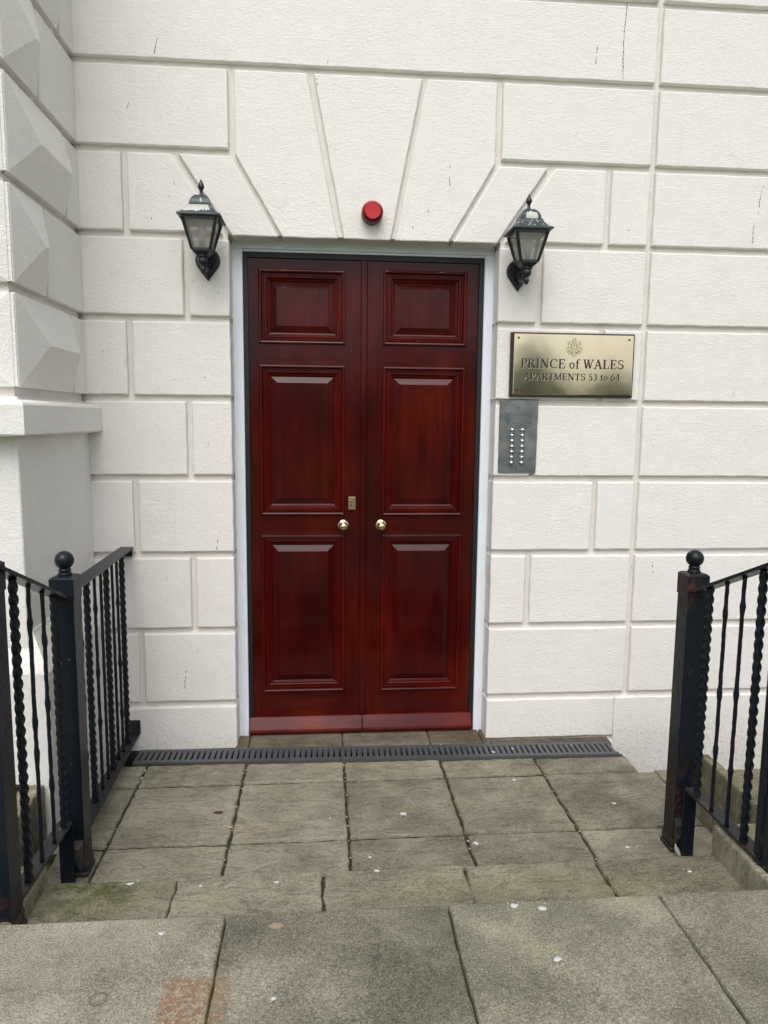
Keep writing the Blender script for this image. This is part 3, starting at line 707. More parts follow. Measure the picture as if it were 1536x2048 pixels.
def railing(name, loc_x, label, xs_near, zb, post_x, near_x, ys, far_panel):
    t = empty(name, (post_x, -0.944, 0.0), label, 'railing', 'black iron railings beside the steps')
    off = Vector((post_x, -0.944, 0.0)); made = []
    made.append(post(t, post_x, -0.980, 0.0, 1.060 if far_panel else 1.052))
    made.append(post(t, near_x, -1.492, 0.15, 1.205))
    zt = lambda y: 0.986 + (-0.985 - y) * 0.43
    hr = MB(); xa, xb = xs_near
    hr.bar((xa + 0.004, -0.968, zt(-0.968) + 0.004), (xb, -1.47, zt(-1.47) + 0.004), 0.048, 0.011); made.append(hr.build('handrail', M['iron'], t))
    br = MB(); ou = 0.016 if post_x > 0 else -0.014
    br.bar((xa + ou, -1.018, zb), (xb + ou, -1.46, zb), 0.047, 0.010)
    made.append(br.build('bottom_rail', M['rust'], t))
    ep = MB(); ep.box(xa + ou - 0.0235, xa + ou + 0.0235, -1.0175, -1.0115, 0.0, zb + 0.003, 0); made.append(ep.build('end_plate', M['ironp'], t))
    bk = MB(); s = -1 if post_x > 0 else 1
    bk.loft([[(post_x + s * 0.005, -0.981, 0.135), (post_x + s * 0.034, -0.981, 0.135), (post_x + s * 0.034, -0.981, 0.05), (post_x + s * 0.005, -0.981, 0.105)],
             [(xa + s * 0.000, -1.010, 0.120), (xa + s * 0.028, -1.010, 0.120), (xa + s * 0.028, -1.010, 0.035), (xa + s * 0.0, -1.010, 0.09)]])
    made.append(bk.build('bracket', M['rust'], t))
    for i, y in enumerate(ys):
        q = (y + 1.02) / -0.45; x = xa + (xb - xa) * q; b = MB()
        (twisted if i % 3 == 0 else thin)(b, x, y, zb + 0.004, zt(y) - 0.001); made.append(b.build('baluster', M['iron'], t))
    if far_panel:
        X = lambda y: -1.098 + (y + 0.9) * -0.022
        h2_ = MB(); h2_.bar((X(-0.907), -0.907, 0.984), (X(-0.003), -0.003, 0.984), 0.058, 0.010)
        h2_.box(X(0) - 0.034, X(0) + 0.024, -0.012, -0.0015, 0.945, 0.9785, 0); made.append(h2_.build('handrail', M['iron'], t))
        b2 = MB(); b2.bar((X(-0.907), -0.907, 0.080), (X(-0.003), -0.003, 0.080), 0.056, 0.009)
        b2.box(X(0) - 0.03, X(0) + 0.034, -0.014, -0.0015, 0.085, 0.150, 0); made.append(b2.build('bottom_rail', M['rust'], t))
        for i, y in enumerate([-0.895, -0.808, -0.721, -0.634, -0.532, -0.446, -0.365, -0.275, -0.197, -0.110]):
            b = MB(); (twisted if i % 3 == 0 else thin)(b, X(y), y, 0.084, 0.980) if i % 3 == 0 else thin(b, X(y), y, 0.084, 0.980, 0.0065, i % 2 == 0)
            made.append(b.build('baluster', M['iron'], t))
    for o in made: o.location = -off
    return t
railing('railing', 0, 'left black iron railing with a second panel running back to the wall', (-1.070, -1.078), 0.222, -1.072, -1.100, [-1.057, -1.144, -1.242, -1.339, -1.430], True)
railing('railing', 0, 'right black iron railing with rust on its ball topped post', (1.098, 1.104), 0.268, 1.112, 1.140, [-1.084, -1.180, -1.272, -1.366, -1.450], False)
# pale plaster patch round the handrail socket
pp = MB()

# ------------------------------------------------------------------ wall lanterns
def sq(hw, z, y0=0.0): return [(-hw, y0 - hw, z), (hw, y0 - hw, z), (hw, y0 + hw, z), (-hw, y0 + hw, z)]
def grid_frustum(b, hw0, z0, hw1, z1, nu, nv, curve, pick):
    """four sided frustum cut in small faces so that flaked paint can have a ragged edge; pick(side,u,v) -> material"""
    for side in range(4):
        c, s = [(1, 0), (0, 1), (-1, 0), (0, -1)][side]
        for j in range(nv):
            for i in range(nu):
                q = []
                for (uu, vv) in ((i, j), (i + 1, j), (i + 1, j + 1), (i, j + 1)):
                    v = vv / nv; hwv = hw0 + (hw1 - hw0) * curve(v); u = (uu / nu * 2 - 1) * hwv
                    x, y = u, -hwv
                    q.append((x * c - y * s, x * s + y * c, z0 + (z1 - z0) * v))
                b.add(q, [(0, 1, 2, 3)], pick(side, (i + 0.5) / nu, (j + 0.5) / nv))
def lantern(loc, label, pick_band, pick_dome, d=0.150):
    t = empty('wall_lantern', loc, label, 'lantern', 'black lanterns either side of the door')
    # back plate: rounded shield with a pointed foot (loc is its centre on the wall)
    bp = MB(); pts = []
    for k in range(25):
        a = -0.70 + (math.pi + 1.40) * k / 24; pts.append((0.054 * math.cos(a), 0.054 * math.sin(a)))
    pts.append((0.0, -0.089))
    pts = ccw(pts)
    bp.loft([[(x, y, z) for x, z in (inset(pts, q) if q else pts)] for q, y in ((0, -0.001), (0, -0.010), (0.006, -0.016), (0.016, -0.017), (0.020, -0.013))]); bp.build('back_plate', M['lamp'], t)
    ar = MB()
    ar.tube([(0, -0.012, -0.012), (0, -0.045, -0.045), (0, -0.085, -0.055), (0, -0.120, -0.047), (0, -d, -0.030)], [0.017, 0.014, 0.012, 0.012, 0.014], 10)
    ar.lathe([(0.002, -0.085), (0.009, -0.075), (0.0135, -0.066), (0.009, -0.057), (0.007, -0.050), (0.017, -0.046), (0.0205, -0.038), (0.0215, -0.026), (0.0185, -0.022), (0.025, -0.018), (0.025, -0.010)], (0, -d, 0), 'z', 16)
    ar.tube([(0, -0.015, 0.020), (0, -0.05, 0.028), (0, -0.075, 0.005), (0, -0.060, -0.030)], [0.006, 0.006, 0.005, 0.004], 8); ar.build('arm', M['lamp'], t)
    fr_ = MB(); z0, z1, w0, w1 = 0.046, 0.209, 0.0445, 0.083
    fr_.loft([sq(0.026, 0.022, -d), sq(0.043, z0 - 0.006, -d), sq(0.046, z0 - 0.004, -d), sq(0.046, z0 + 0.006, -d), sq(0.042, z0 + 0.006, -d)])
    for sx, sy in ((-1, -1), (1, -1), (1, 1), (-1, 1)):
        fr_.loft([[(sx * w0 + a, -d + sy * w0 + b, z0) for a, b in ((-.0065, -.0065), (.0065, -.0065), (.0065, .0065), (-.0065, .0065))], [(sx * w1 + a, -d + sy * w1 + b, z1) for a, b in ((-.008, -.008), (.008, -.008), (.008, .008), (-.008, .008))]])
    for a in range(4):
        c, s = [(1, 0), (0, 1), (-1, 0), (0, -1)][a]
        for hw, z, hh in ((w1, z1 - 0.004, 0.010), (w0, z0 + 0.006, 0.010)):
            p0 = (-hw, -hw); p1 = (hw, -hw)
            q0 = (p0[0] * c - p0[1] * s, p0[0] * s + p0[1] * c - d, z); q1 = (p1[0] * c - p1[1] * s, p1[0] * s + p1[1] * c - d, z)
            fr_.bar(q0, q1, 0.007, hh)
    fr_.build('cage', M['lamp'], t)
    gl = MB()
    for a in range(4):
        c, s = [(1, 0), (0, 1), (-1, 0), (0, -1)][a]; q = []
        for hw, lim, z in ((w0, w0, z0 + 0.004), (w0, w0, z0 + 0.004), (w1, w1, z1), (w1, w1, z1)):
            sgn = (-1, 1, 1, -1)[len(q)]; x, y = sgn * (hw - 0.004), -(hw - 0.001)
            q.append((x * c - y * s, x * s + y * c - d, z))
        gl.add(q, [(0, 1, 2, 3)])
    gl.build('glass', M['glass'], t, recalc=False)
    bu = MB(); bu.lathe([(0.016, 0.05), (0.016, 0.085), (0.013, 0.088)], (0, -d, 0), 'z', 14, 0)
    bu.lathe([(0.013, 0.088), (0.020, 0.105), (0.027, 0.135), (0.027, 0.160), (0.020, 0.182), (0.006, 0.192)], (0, -d, 0), 'z', 18, 1); bu.build('bulb', [M['lamp'], M['bulb']], t)
    rf = MB()
    rf.loft([sq(0.100, 0.2135, 0), sq(0.106, 0.2165, 0), sq(0.105, 0.2225, 0), sq(0.097, 0.2250, 0)], 0)
    i0 = 0
    grid_frustum(rf, 0.0965, 0.2252, 0.061, 0.262, 26, 8, lambda v: 1 - (1 - v) ** 1.9, pick_band)
    rf.loft([sq(0.061, 0.262, 0), sq(0.0555, 0.2625, 0), sq(0.0545, 0.2640, 0)], 0)
    grid_frustum(rf, 0.0535, 0.264, 0.026, 0.308, 12, 8, lambda v: v ** 2.3, pick_dome)
    rf.loft([sq(0.026, 0.308, 0), sq(0.014, 0.3105, 0), sq(0.010, 0.311, 0)], 0)
    at(rf, 0, -d, 0, 0)
    rf.build('roof', [M['roofp'], M['flake']], t)
    fi = MB(); fi.lathe([(0.014, 0.308), (0.010, 0.314), (0.0078, 0.324), (0.0095, 0.333), (0.0155, 0.340), (0.0165, 0.345), (0.0115, 0.357), (0.005, 0.369), (0.001, 0.374)], (0, -d, 0), 'z', 16); fi.build('finial', M['lamp'], t)
    for o in t.children:                         # the glazed head is a size smaller than its bracket
        if o.name.split('.')[0] in ('cage', 'glass', 'bulb', 'roof', 'finial'):
            top_ = o.name.split('.')[0] in ('roof', 'finial')
            o.scale = (0.84, 0.84, 1.02 if top_ else 0.76); o.location = (0, -d * 0.16, -0.0833 if top_ else -0.0277)
    return t
rr = [random.uniform(0.25, 0.5) for _ in range(40)]
lantern((-0.7225, 0.0, 2.277), 'black lantern left of the door with white flaking paint across its roof band', lambda s, u, v: 1 if ((s == 0 and u < 0.86) or (s == 3 and u > 0.5)) and v > rr[int(u * 26)] - (0.1 if u < 0.5 else 0) else 0,
        lambda s, u, v: 1 if s == 0 and 0.5 < u < 0.62 and 0.3 < v < 0.6 and random.random() < 0.6 else 0)
lantern((0.6830, 0.0, 2.266), 'black lantern right of the door with white splash on its dome', lambda s, u, v: 1 if s == 0 and random.random() < (0.10 if 0.35 < u < 0.65 else 0.02) else 0,
        lambda s, u, v: 1 if s == 0 and 0.22 < u < 0.86 and v < 0.72 - 0.5 * abs(u - 0.5) else 0)

# ------------------------------------------------------------------ red beacon over the door
be = empty('alarm_beacon', (0.006, 0.0, 2.497), 'round red alarm beacon on the keystone above the door', 'beacon')
b = MB(); b.lathe([(0.047, 0.0), (0.0475, 0.004), (0.0475, 0.026), (0.046, 0.028)], (0, 0, 0), 'y', 40); b.build('base', M['redbase'], be)
b = MB(); rings = []
nn = 72
for r, hgt, tooth in ((0.0475, 0.029, 0), (0.0478, 0.044, 0), (0.0474, 0.052, 1), (0.0385, 0.067, 1), (0.0345, 0.069, 0), (0.0335, 0.0675, 0), (0.001, 0.0665, 0)):
    rings.append([((r - (0.0045 if tooth and k % 2 else 0)) * math.cos(2 * math.pi * k / nn), -hgt, (r - (0.0045 if tooth and k % 2 else 0)) * math.sin(2 * math.pi * k / nn)) for k in range(nn)])
b.loft(rings); b.m = [2 if i < nn else (1 if (i % 2 or i < 2 * nn) else 0) if i < 4 * nn else 0 for i in range(len(b.f))]; b.build('lens', [M['red'], M['redring'], M['redbase']], be)

# ------------------------------------------------------------------ brass name plaque
pl = empty('name_plaque', (0.953, 0.0, 1.845), 'polished brass name plaque on a dark board reading PRINCE of WALES APARTMENTS 53 to 64', 'plaque')
PX0, PX1, PZ0, PZ1 = -0.2965, 0.2965, -0.1475, 0.1475
b = MB(); b.box(PX0, PX1, -0.020, -0.0008, PZ0, PZ1, 0, 0.002); b.build('backboard', M['board'], pl)
b = MB(); q = [(-0.2825, -0.1385), (0.2900, -0.1385), (0.2900, 0.1410), (-0.2825, 0.1410)]
b.loft([[(x, y, z) for x, z in (inset(q, d) if d else q)] for d, y in ((0, -0.0202), (0, -0.0222), (0.0022, -0.0240))]); b.build('brass_plate', M['plaque'], pl)
YP = [-0.02412]
class Pen:
    def __init__(s, b, x, z, sc, mi=0): s.b = b; s.x = x; s.z = z; s.s = sc; s.mi = mi
    def poly(s, pts):
        YP[0] -= 0.0000012
        s.b.add([(s.x + px_ * s.s, YP[0], s.z + pz_ * s.s) for px_, pz_ in pts], [tuple(range(len(pts)))], s.mi)
    def L(s, x0, y0, x1, y1, w_):
        l = math.hypot(x1 - x0, y1 - y0); nx, ny = -(y1 - y0) / l * w_ / 2, (x1 - x0) / l * w_ / 2
        s.poly([(x0 + nx, y0 + ny), (x0 - nx, y0 - ny), (x1 - nx, y1 - ny), (x1 + nx, y1 + ny)])
    def A(s, cx, cy, rx, ry, a0, a1, w0=0.06, w1=0.15):
        n = max(6, int(abs(a1 - a0) / 12))
        for i in range(n):
            q = []
            for t in (i / n, (i + 1) / n):
                a = R(a0 + (a1 - a0) * t); wd = (w0 + (w1 - w0) * abs(math.cos(a)) ** 1.3) / 2; q.append((a, wd))
            (a, wa), (c, wc) = q
            s.poly([(cx + (rx - wa) * math.cos(a), cy + (ry - wa) * math.sin(a)), (cx + (rx + wa) * math.cos(a), cy + (ry + wa) * math.sin(a)),
                    (cx + (rx + wc) * math.cos(c), cy + (ry + wc) * math.sin(c)), (cx + (rx - wc) * math.cos(c), cy + (ry - wc) * math.sin(c))])
T, t_, S = 0.17, 0.08, 0.07
def glyph(p, ch):
    L, A = p.L, p.A
    def serif(x, y, w_=0.34): L(x - w_ / 2, y, x + w_ / 2, y, S)
    if ch == ' ': return 0.32
    if ch == 'P': L(.2, 0, .2, 1, T); serif(.2, .03); L(.04, .97, .42, .97, S); A(.42, .74, .23, .23, 90, -90); L(.2, .51, .42, .51, S); return .72
    if ch == 'R': L(.2, 0, .2, 1, T); serif(.2, .03); L(.04, .97, .42, .97, S); A(.42, .75, .22, .22, 90, -90); L(.2, .53, .45, .53, S); L(.42, .53, .76, .02, T); L(.66, .03, .88, .03, S); return .88
    if ch == 'I': L(.2, 0, .2, 1, T); serif(.2, .03); serif(.2, .97); return .42
    if ch == 'N': L(.18, 0, .18, 1, t_); L(.16, .98, .80, .02, T); L(.80, 0, .80, 1, t_); serif(.18, .03, .3); serif(.14, .97, .26); serif(.80, .97, .3); return .98
    if ch == 'C': A(.50, .5, .38, .47, 48, 315); L(.79, .66, .79, .97, S); return .90
    if ch == 'E': L(.2, 0, .2, 1, T); L(.04, .97, .68, .97, S); L(.2, .52, .54, .52, S); L(.04, .03, .70, .03, S); L(.67, .98, .67, .76, S); L(.70, 0, .73, .26, S); L(.54, .40, .54, .64, S); return .80
    if ch == 'W': L(.10, .98, .34, .02, T); L(.34, .02, .57, .95, t_); L(.50, .98, .76, .02, T); L(.76, .02, 1.02, .98, t_); serif(.12, .97, .3); serif(.52, .97, .26); serif(1.02, .97, .26); return 1.14
    if ch == 'A': L(.12, .02, .45, 1, t_); L(.43, 1, .78, .02, T); L(.22, .36, .64, .36, S); serif(.12, .03, .28); serif(.78, .03, .32); return .92
    if ch == 'L': L(.2, 0, .2, 1, T); serif(.2, .97); L(.04, .03, .66, .03, S); L(.66, 0, .70, .28, S); return .76
    if ch == 'S': A(.36, .74, .24, .22, 35, 270, .07, .12); A(.36, .27, .26, .24, 90, -145, .09, .14); L(.60, .72, .60, .97, .05); L(.10, .05, .10, .30, .05); return .70
    if ch == 'T': L(.42, 0, .42, 1, T); serif(.42, .03); L(.04, .97, .80, .97, S); L(.06, .99, .06, .74, S); L(.78, .99, .78, .74, S); return .84
    if ch == 'M': L(.16, 0, .16, 1, t_); L(.16, .98, .52, .05, T); L(.52, .05, .90, .98, t_); L(.90, 0, .90, 1, T); serif(.16, .03, .28); serif(.12, .97, .24); serif(.90, .03, .32); serif(.94, .97, .24); return 1.08
    if ch == 'D': L(.2, 0, .2, 1, T); L(.04, .97, .40, .97, S); L(.04, .03, .40, .03, S); A(.40, .5, .40, .47, 90, -90); return .92
    if ch == 'H': L(.2, 0, .2, 1, T); L(.75, 0, .75, 1, T); L(.2, .5, .75, .5, S); serif(.2, .03); serif(.2, .97); serif(.75, .03); serif(.75, .97); return .98
    if ch == 'o': A(.31, .32, .23, .30, 0, 360, .06, .14); return .62
    if ch == 'f': L(.22, 0, .22, .80, T * .85); A(.40, .80, .18, .17, 180, 35, .07, .12); L(.06, .63, .44, .63, S); serif(.22, .03, .32); return .48
    if ch == 't': L(.22, .12, .22, .86, T * .85); A(.36, .14, .14, .12, 180, 320, .06, .12); L(.04, .63, .42, .63, S); return .46
    if ch == '5': L(.17, .93, .54, .93, .10); L(.19, .96, .14, .55, .06); A(.28, .30, .25, .28, 125, -145, .08, .14); return .62
    if ch == '3': A(.28, .73, .20, .22, 150, -85, .07, .13); A(.27, .28, .25, .26, 92, -150, .07, .14); return .62
    if ch == '6': A(.32, .30, .23, .28, 0, 360, .06, .13); A(.60, .30, .51, .68, 180, 105, .06, .14); return .64
    if ch == '4': L(.46, 0, .46, 1, T * .9); L(.44, 1, .05, .30, t_); L(.04, .28, .64, .28, .07); return .68
    return .4
def write(b, text, x0, x1, z, capz, mi=0):
    probe = MB(); pos = [0.0]
    for ch in text: pos.append(pos[-1] + glyph(Pen(probe, 0, 0, 1), ch))
    tot = pos[-1] * capz; k = (x1 - x0 - tot) / max(1, len(text) - 1)          # let the spacing fill the line
    for i, ch in enumerate(text): glyph(Pen(b, x0 + pos[i] * capz + i * k, z, capz, mi), ch)
b = MB()
# pale offset letter copies painting a glint on the lower edges, then black cuts
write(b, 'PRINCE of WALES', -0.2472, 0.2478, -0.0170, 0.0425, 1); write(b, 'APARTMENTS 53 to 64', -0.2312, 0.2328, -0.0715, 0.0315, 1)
write(b, 'PRINCE of WALES', -0.2490, 0.2460, -0.0150, 0.0425, 0); write(b, 'APARTMENTS 53 to 64', -0.2330, 0.2310, -0.0695, 0.0315, 0)
b.build('lettering', [M['letter'], M['lip_glint']], pl, recalc=False)
# crest: three plumes through a coronet over a ribbon
b = MB(); c = Pen(b, 0.0035, 0.072, 0.0010, 0)
def curve(pts, w_):
    for i in range(len(pts) - 1): c.L(*pts[i], *pts[i + 1], w_)
def arc(cx, cy, rx, ry, a0, a1, w_=1.5):
    n = 14; curve([(cx + rx * math.cos(R(a0 + (a1 - a0) * i / n)), cy + ry * math.sin(R(a0 + (a1 - a0) * i / n))) for i in range(n + 1)], w_)
arc(0, 42, 9, 9, -40, 220, 0.87); curve([(-5, 50), (-5, 40), (-2, 34)], 0.87); curve([(5, 50), (5, 40), (2, 34)], 0.87); curve([(-7, 36), (-3, 28), (-3, 12)], 0.87); curve([(7, 36), (3, 28), (3, 12)], 0.87); curve([(0, 32), (0, 12)], 0.81)
for s in (-1, 1):
    arc(s * 21, 28, s * 11, 10, 200, -30, 0.87); curve([(s * 31, 24), (s * 26, 18), (s * 22, 24)], 0.87); curve([(s * 26, 34), (s * 26, 24)], 0.99); curve([(s * 22, 35), (s * 22, 25)], 0.81)
    curve([(s * 11, 27), (s * 12, 18), (s * 9, 10)], 0.87); curve([(s * 17, 24), (s * 16, 16), (s * 12, 9)], 0.87); curve([(s * 14, 26), (s * 13, 12)], 0.87)
    # ribbon: outer and inner edges with the folded top
    curve([(s * 2, -25), (s * 12, -24), (s * 24, -19), (s * 33, -11), (s * 38, -2), (s * 36, 6), (s * 31, 12), (s * 26, 13), (s * 22, 9), (s * 19, 4)], 1.05)
    curve([(s * 6, -13), (s * 15, -11), (s * 22, -8), (s * 28, -2), (s * 30, 5), (s * 27, 10)], 1.05); curve([(s * 22, 9), (s * 17, 8), (s * 15, -6)], 0.87); curve([(s * 10, 8), (s * 9, -8)], 0.81)
    curve([(s * 15, 6), (s * 6, 4), (s * 0.5, 9)], 0.99); curve([(s * 14, -6), (s * 0.5, -8)], 0.99); curve([(s * 6, 4), (s * 1, -4)], 0.81); curve([(s * 8, -28), (s * 10, -33)], 1.12)
curve([(0, -8), (0, -36)], 0.99)
b.build('crest', M['etch'], pl, recalc=False)
b = MB()
for txt, pts in (('ICH', ((-31, -8, -42), (-24, -14.5, -28), (-15, -19, -18))), ('DIEN', ((7, -21, 8), (14, -19.5, 18), (20, -16.5, 30), (24, -13, 38)))):
    for ch, (x, z, a) in zip(txt, pts):
        tmp = MB(); glyph(Pen(tmp, 0, 0, 0.0078, 0), ch); ca, sa = math.cos(R(a)), math.sin(R(a))
        tmp.v = [(0.0035 + x * 0.001 + vx * ca - vz * sa, vy, 0.072 + z * 0.001 + vx * sa + vz * ca) for vx, vy, vz in tmp.v]
        b.add(tmp.v, tmp.f, 0)
b.build('motto', M['etch'], pl, recalc=False)
for x, z in ((-0.2625, 0.1215), (0.2680, 0.1205), (-0.2640, -0.1165)):
    b = MB(); b.lathe([(0.0052, 0), (0.0052, 0.0006), (0.0030, 0.0012)], (x, -0.0240, z), 'y', 14); b.build('screw', M['letter'], pl)

# ------------------------------------------------------------------ door entry panel
ic = empty('door_entry_panel', (0.708, 0.0, 1.511), 'weathered steel door entry panel with two columns of round buttons below the brass plaque', 'intercom')
b = MB(); q = [(-0.092, -0.172), (0.090, -0.172), (0.092, 0.172), (-0.093, 0.170)]
qq = ragged(q, 0.04, 0.0009)
b.loft([[(x, y, z) for x, z in (inset(qq, d) if d else qq)] for d, y in ((0, -0.0005), (0, -0.007), (0.002, -0.009))]); b.build('face_plate', M['steel'], ic)
b = MB(); i = 0
for r_ in range(8):
    for k in range(9):
        x = -0.066 + k * 0.0158 + (0.0079 if r_ % 2 else 0); z = 0.108 - r_ * 0.0092
        if x > 0.068: continue
        b.add([(x + 0.0042 * math.cos(a), -0.0092, z + 0.0022 * math.sin(a)) for a in [2 * math.pi * j / 8 for j in range(8)]], [tuple(range(8))], 0)
        b.add([(x - 0.004, -0.0093, z - 0.0025), (x + 0.0045, -0.0093, z - 0.0028), (x + 0.0045, -0.0102, z - 0.0036), (x - 0.004, -0.0098, z - 0.0033)], [(0, 1, 2, 3)], 1)
b.build('speaker_grille', [M['hole'], M['steel']], ic, recalc=False)
for z in (0.135, -0.148):
    b = MB(); b.lathe([(0.0035, 0), (0.0035, 0.0006), (0.001, 0.0008)], (-0.004, -0.009, z), 'y', 12); b.build('screw', M['hole'], ic)
b = None
for r_ in range(7):
    for x in (-0.030, 0.0195):
        b = MB(); b.lathe([(0.0128, 0), (0.0128, 0.0015), (0.0118, 0.0018), (0.0112, 0.0042), (0.0090, 0.0078), (0.0055, 0.0102), (0.001, 0.0110)], (x, -0.009, 0.029 - r_ * 0.0258), 'y', 18); b.build('button', M['chrome'], ic)

# ------------------------------------------------------------------ litter, droppings, moss
sp = MB()
def splat(x, y, z, r):
    n = 13; a0 = random.uniform(0, 6); b0 = [random.uniform(0.45, 0.95) for _ in range(n)]
    rg_ = []
    for s, dz in ((1, 0.0012), (0.62, 0.0028), (0.2, 0.0036)):
        rg_.append([(x + r * s * b0[k] * math.cos(a0 + 2 * math.pi * k / n), y + 0.8 * r * s * b0[k] * math.sin(a0 + 2 * math.pi * k / n), z + dz) for k in range(n)])
    sp.loft(rg_)
    for _ in range(4):
        a = random.uniform(0, 6.3); d = r * random.uniform(0.9, 1.7); q = r * random.uniform(0.08, 0.2)
        sp.add([(x + d * math.cos(a) + q * math.cos(e), y + d * math.sin(a) + q * math.sin(e), z + 0.0026) for e in (0, 1.3, 2.6, 3.9, 5.2)], [(0, 1, 2, 3, 4)])
for x, y, r in ((0.631, -0.408, .012), (0.997, -0.632, .011), (0.109, -0.654, .017), (0.36, -0.877, .015), (0.923, -0.942, .014), (-0.045, -0.938, .011), (-0.328, -0.345, .006), (-0.188, -0.667, .006)): splat(x, y, 0.0, r)
for x, y, r in ((-0.594, -1.281, .008), (-0.36, -1.28, .010), (-0.045, -1.244, .012), (0.96, -1.319, .012), (-0.811, -1.256, .014)): splat(x, y, 0.15, r)
for x, y, r in ((0.292, -1.645, .015), (0.366, -1.662, .015), (0.346, -1.843, .014), (-0.62, -1.686, .012), (-0.326, -1.914, .008)): splat(x, y, 0.30, r)
for x, y, r in ((0.60, -0.15, .012), (0.70, -0.12, .009), (1.0, -0.10, .006)): splat(x, y, 0.007, r)
tag(sp.build('bird_droppings', M['white']), 'white bird droppings spotted over the paving', 'droppings', kind='stuff')
de = MB()
def chip(x, y, z, s):
    a = random.uniform(0, 3.14); L_, W_ = s, s * random.uniform(0.3, 0.8); ca, sa = math.cos(a), math.sin(a)
    rg_ = [[(x + (u * L_ * ca - v * W_ * sa) * k, y + (u * L_ * sa + v * W_ * ca) * k, z + hh) for u, v in ((-1, -1), (1, -.8), (.9, 1), (-.8, .9))] for k, hh in ((1, 0.0), (0.8, s * 0.5))]
    de.loft(rg_, random.choice((0, 0, 0, 1)))
for _ in range(110):                      # mostly gathered in the joints
    if random.random() < 0.62: chip(random.choice(lx[1:6]) + random.gauss(0, 0.005), random.uniform(-1.15, -0.2), -0.004, random.uniform(0.0015, 0.0042))
    else: chip(random.uniform(-1.0, 1.15), random.uniform(-1.1, -0.2), 0.001, random.uniform(0.0012, 0.0035))
for _ in range(26): chip(random.uniform(-0.9, 1.05), random.uniform(-1.55, -1.25), 0.151, random.uniform(0.001, 0.003))
for _ in range(34): chip(random.uniform(-1.1, 1.2), random.uniform(-2.0, -1.64), 0.301, random.uniform(0.0007, 0.0018))
for _ in range(16): chip(random.uniform(-1.0, 1.15), random.uniform(-0.16, -0.04), 0.007, random.uniform(0.001, 0.0035))
for _ in range(12): chip(-1.02 + random.gauss(0, .006), random.uniform(-0.36, -0.2), -0.002, random.uniform(0.002, 0.005))
tag(de.build('grit', [M['chip'], M['white']]), 'pale grit and crumbs scattered along the paving joints', 'grit', kind='stuff')
ms = MB()
def tuft(x, y, z, n, r):
    for _ in range(n):
        cx, cy = x + random.gauss(0, r), y + random.gauss(0, r * 0.5); s = random.uniform(0.002, 0.0055); a = random.uniform(0, 6.3); tl = random.uniform(0.3, 1.2)
        dx, dy = math.cos(a) * s, math.sin(a) * s
        ms.add([(cx - dy * .4, cy + dx * .4, z), (cx + dy * .4, cy - dx * .4, z), (cx + dx, cy + dy, z + s * tl)], [(0, 1, 2)])
for x, y, n, r in ((0.775, -0.362, 60, 0.012), (-1.02, -0.24, 90, 0.012), (-0.80, -0.812, 70, 0.03), (-0.66, -0.362, 60, 0.05), (-0.118, -0.5, 50, 0.012), (0.332, -0.72, 40, 0.010), (-0.568, -0.45, 50, 0.012), (0.05, -0.812, 50, 0.06), (0.332, -0.95, 30, 0.01), (0.78, -0.55, 40, 0.012), (-0.3, -0.362, 40, 0.05), (0.2, -0.362, 30, 0.03)): tuft(x, y, -0.006, n, r)
for i in range(len(lx[1:6])):
    for _ in range(14): tuft(lx[1 + i], random.uniform(-1.2, -0.2), -0.009, 7, 0.004)
for yy in (-0.362, -0.812):
    for _ in range(36): tuft(random.uniform(-1.0, 1.0), yy, -0.009, 6, 0.006)
tag(ms.build('moss', M['moss'], recalc=False), 'green moss growing in the paving joints', 'moss', kind='stuff')
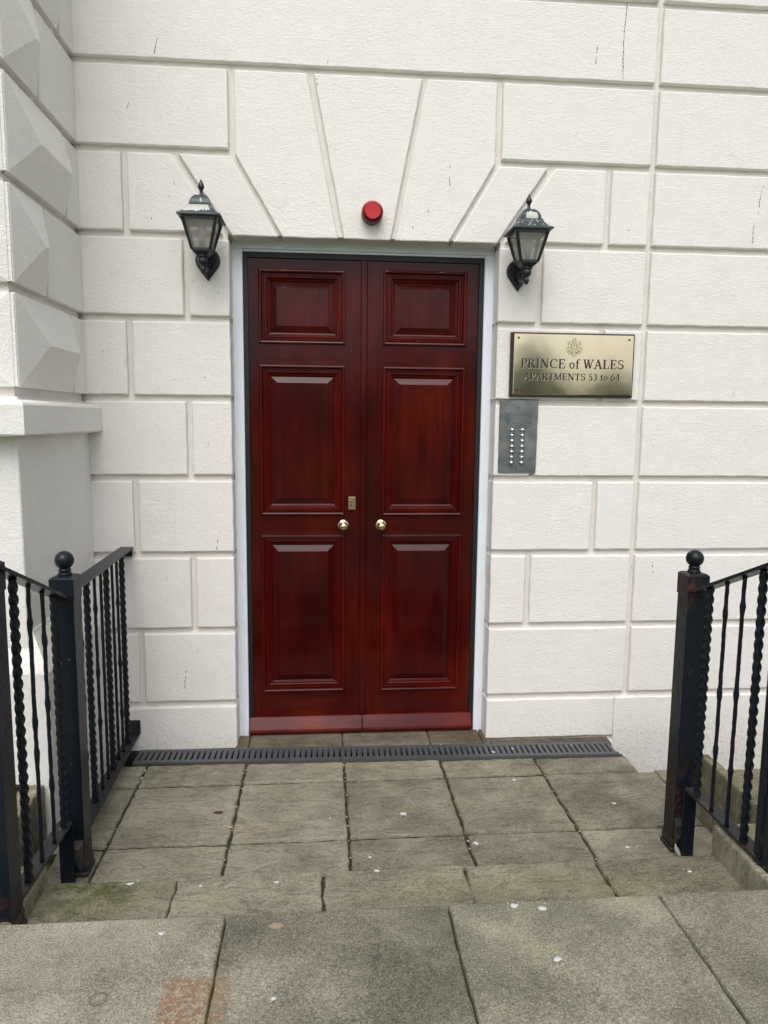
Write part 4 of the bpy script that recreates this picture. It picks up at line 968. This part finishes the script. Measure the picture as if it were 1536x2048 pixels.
# one dry leaf, a twig, a feather
lf = MB(); pts = [(-0.022, 0.0), (-0.008, 0.009), (0.008, 0.008), (0.020, 0.001), (0.006, -0.008), (-0.010, -0.007)]
lf.loft([[(x, y, z_ + 0.012 * abs(x) * (i)) for x, y in pts] for i, z_ in ((1, 0.002), (1.0, 0.0028))])
o = lf.build('dry_leaf', flat('leaf_brown', (0.075, 0.022, 0.016), 0.7)); o.location = (-0.637, -0.596, 0.001); tag(o, 'small dark red dry leaf on the landing slab left of the door', 'leaf')
tw = MB(); tw.tube([(-0.022, 0.006, 0.004), (-0.005, 0.001, 0.006), (0.014, -0.006, 0.004)], 0.0018, 6); tw.tube([(0.0, 0.0, 0.005), (0.012, 0.010, 0.004)], 0.0013, 6)
o = tw.build('twig', M['chip']); o.location = (-0.578, -0.712, 0.001); tag(o, 'tiny forked straw twig lying across a landing joint', 'twig')
ft = MB(); rg_ = []
for i in range(9):
    t = i / 8; z_ = 0.004 + 0.055 * t; wd = 0.009 * math.sin(math.pi * min(0.98, 0.12 + t * 0.86)); xx = -0.006 * math.sin(t * 2.2)
    rg_.append([(xx - wd, 0, z_), (xx, -0.002, z_), (xx + wd, 0, z_), (xx, 0.0006, z_)])
ft.loft(rg_, 0, True); o = ft.build('feather', M['white']); o.location = (1.088, -1.022, 0.004); o.rotation_euler = (0, R(-18), 0); tag(o, 'small white feather caught upright at the foot of the right post', 'feather')

# ------------------------------------------------------------------ trees far behind the camera (seen only as reflections in brass and varnish)
tl = MB()
for i in range(44):
    cx = -70 + i * 3.3 + random.uniform(-1, 1); cy = -46 + random.uniform(-4, 4); hh = random.uniform(3.7, 6.3)
    for _ in range(260):
        a = random.uniform(0, 6.3); rr_ = random.uniform(0.3, 2.6); z_ = 0.26 + hh * random.uniform(0.05, 1.0) ** 0.8; rr_ *= max(0.25, 1 - (z_ / hh) ** 3 * 0.7)
        x, y = cx + rr_ * math.cos(a), cy + rr_ * math.sin(a); s = random.uniform(0.35, 0.75)
        u = Vector((random.gauss(0, 1), random.gauss(0, 1), random.gauss(0, 1))).normalized(); v = u.orthogonal().normalized()
        ctr = Vector((x, y, z_)); tl.add([ctr + u * s, ctr + v * s * 0.7, ctr - u * s, ctr - v * s * 0.7], [(0, 1, 2, 3)])
tag(tl.build('far_trees', M['leaf'], recalc=False), kind='stuff', label='far belt of green trees across the lawn facing the door', cat='trees')
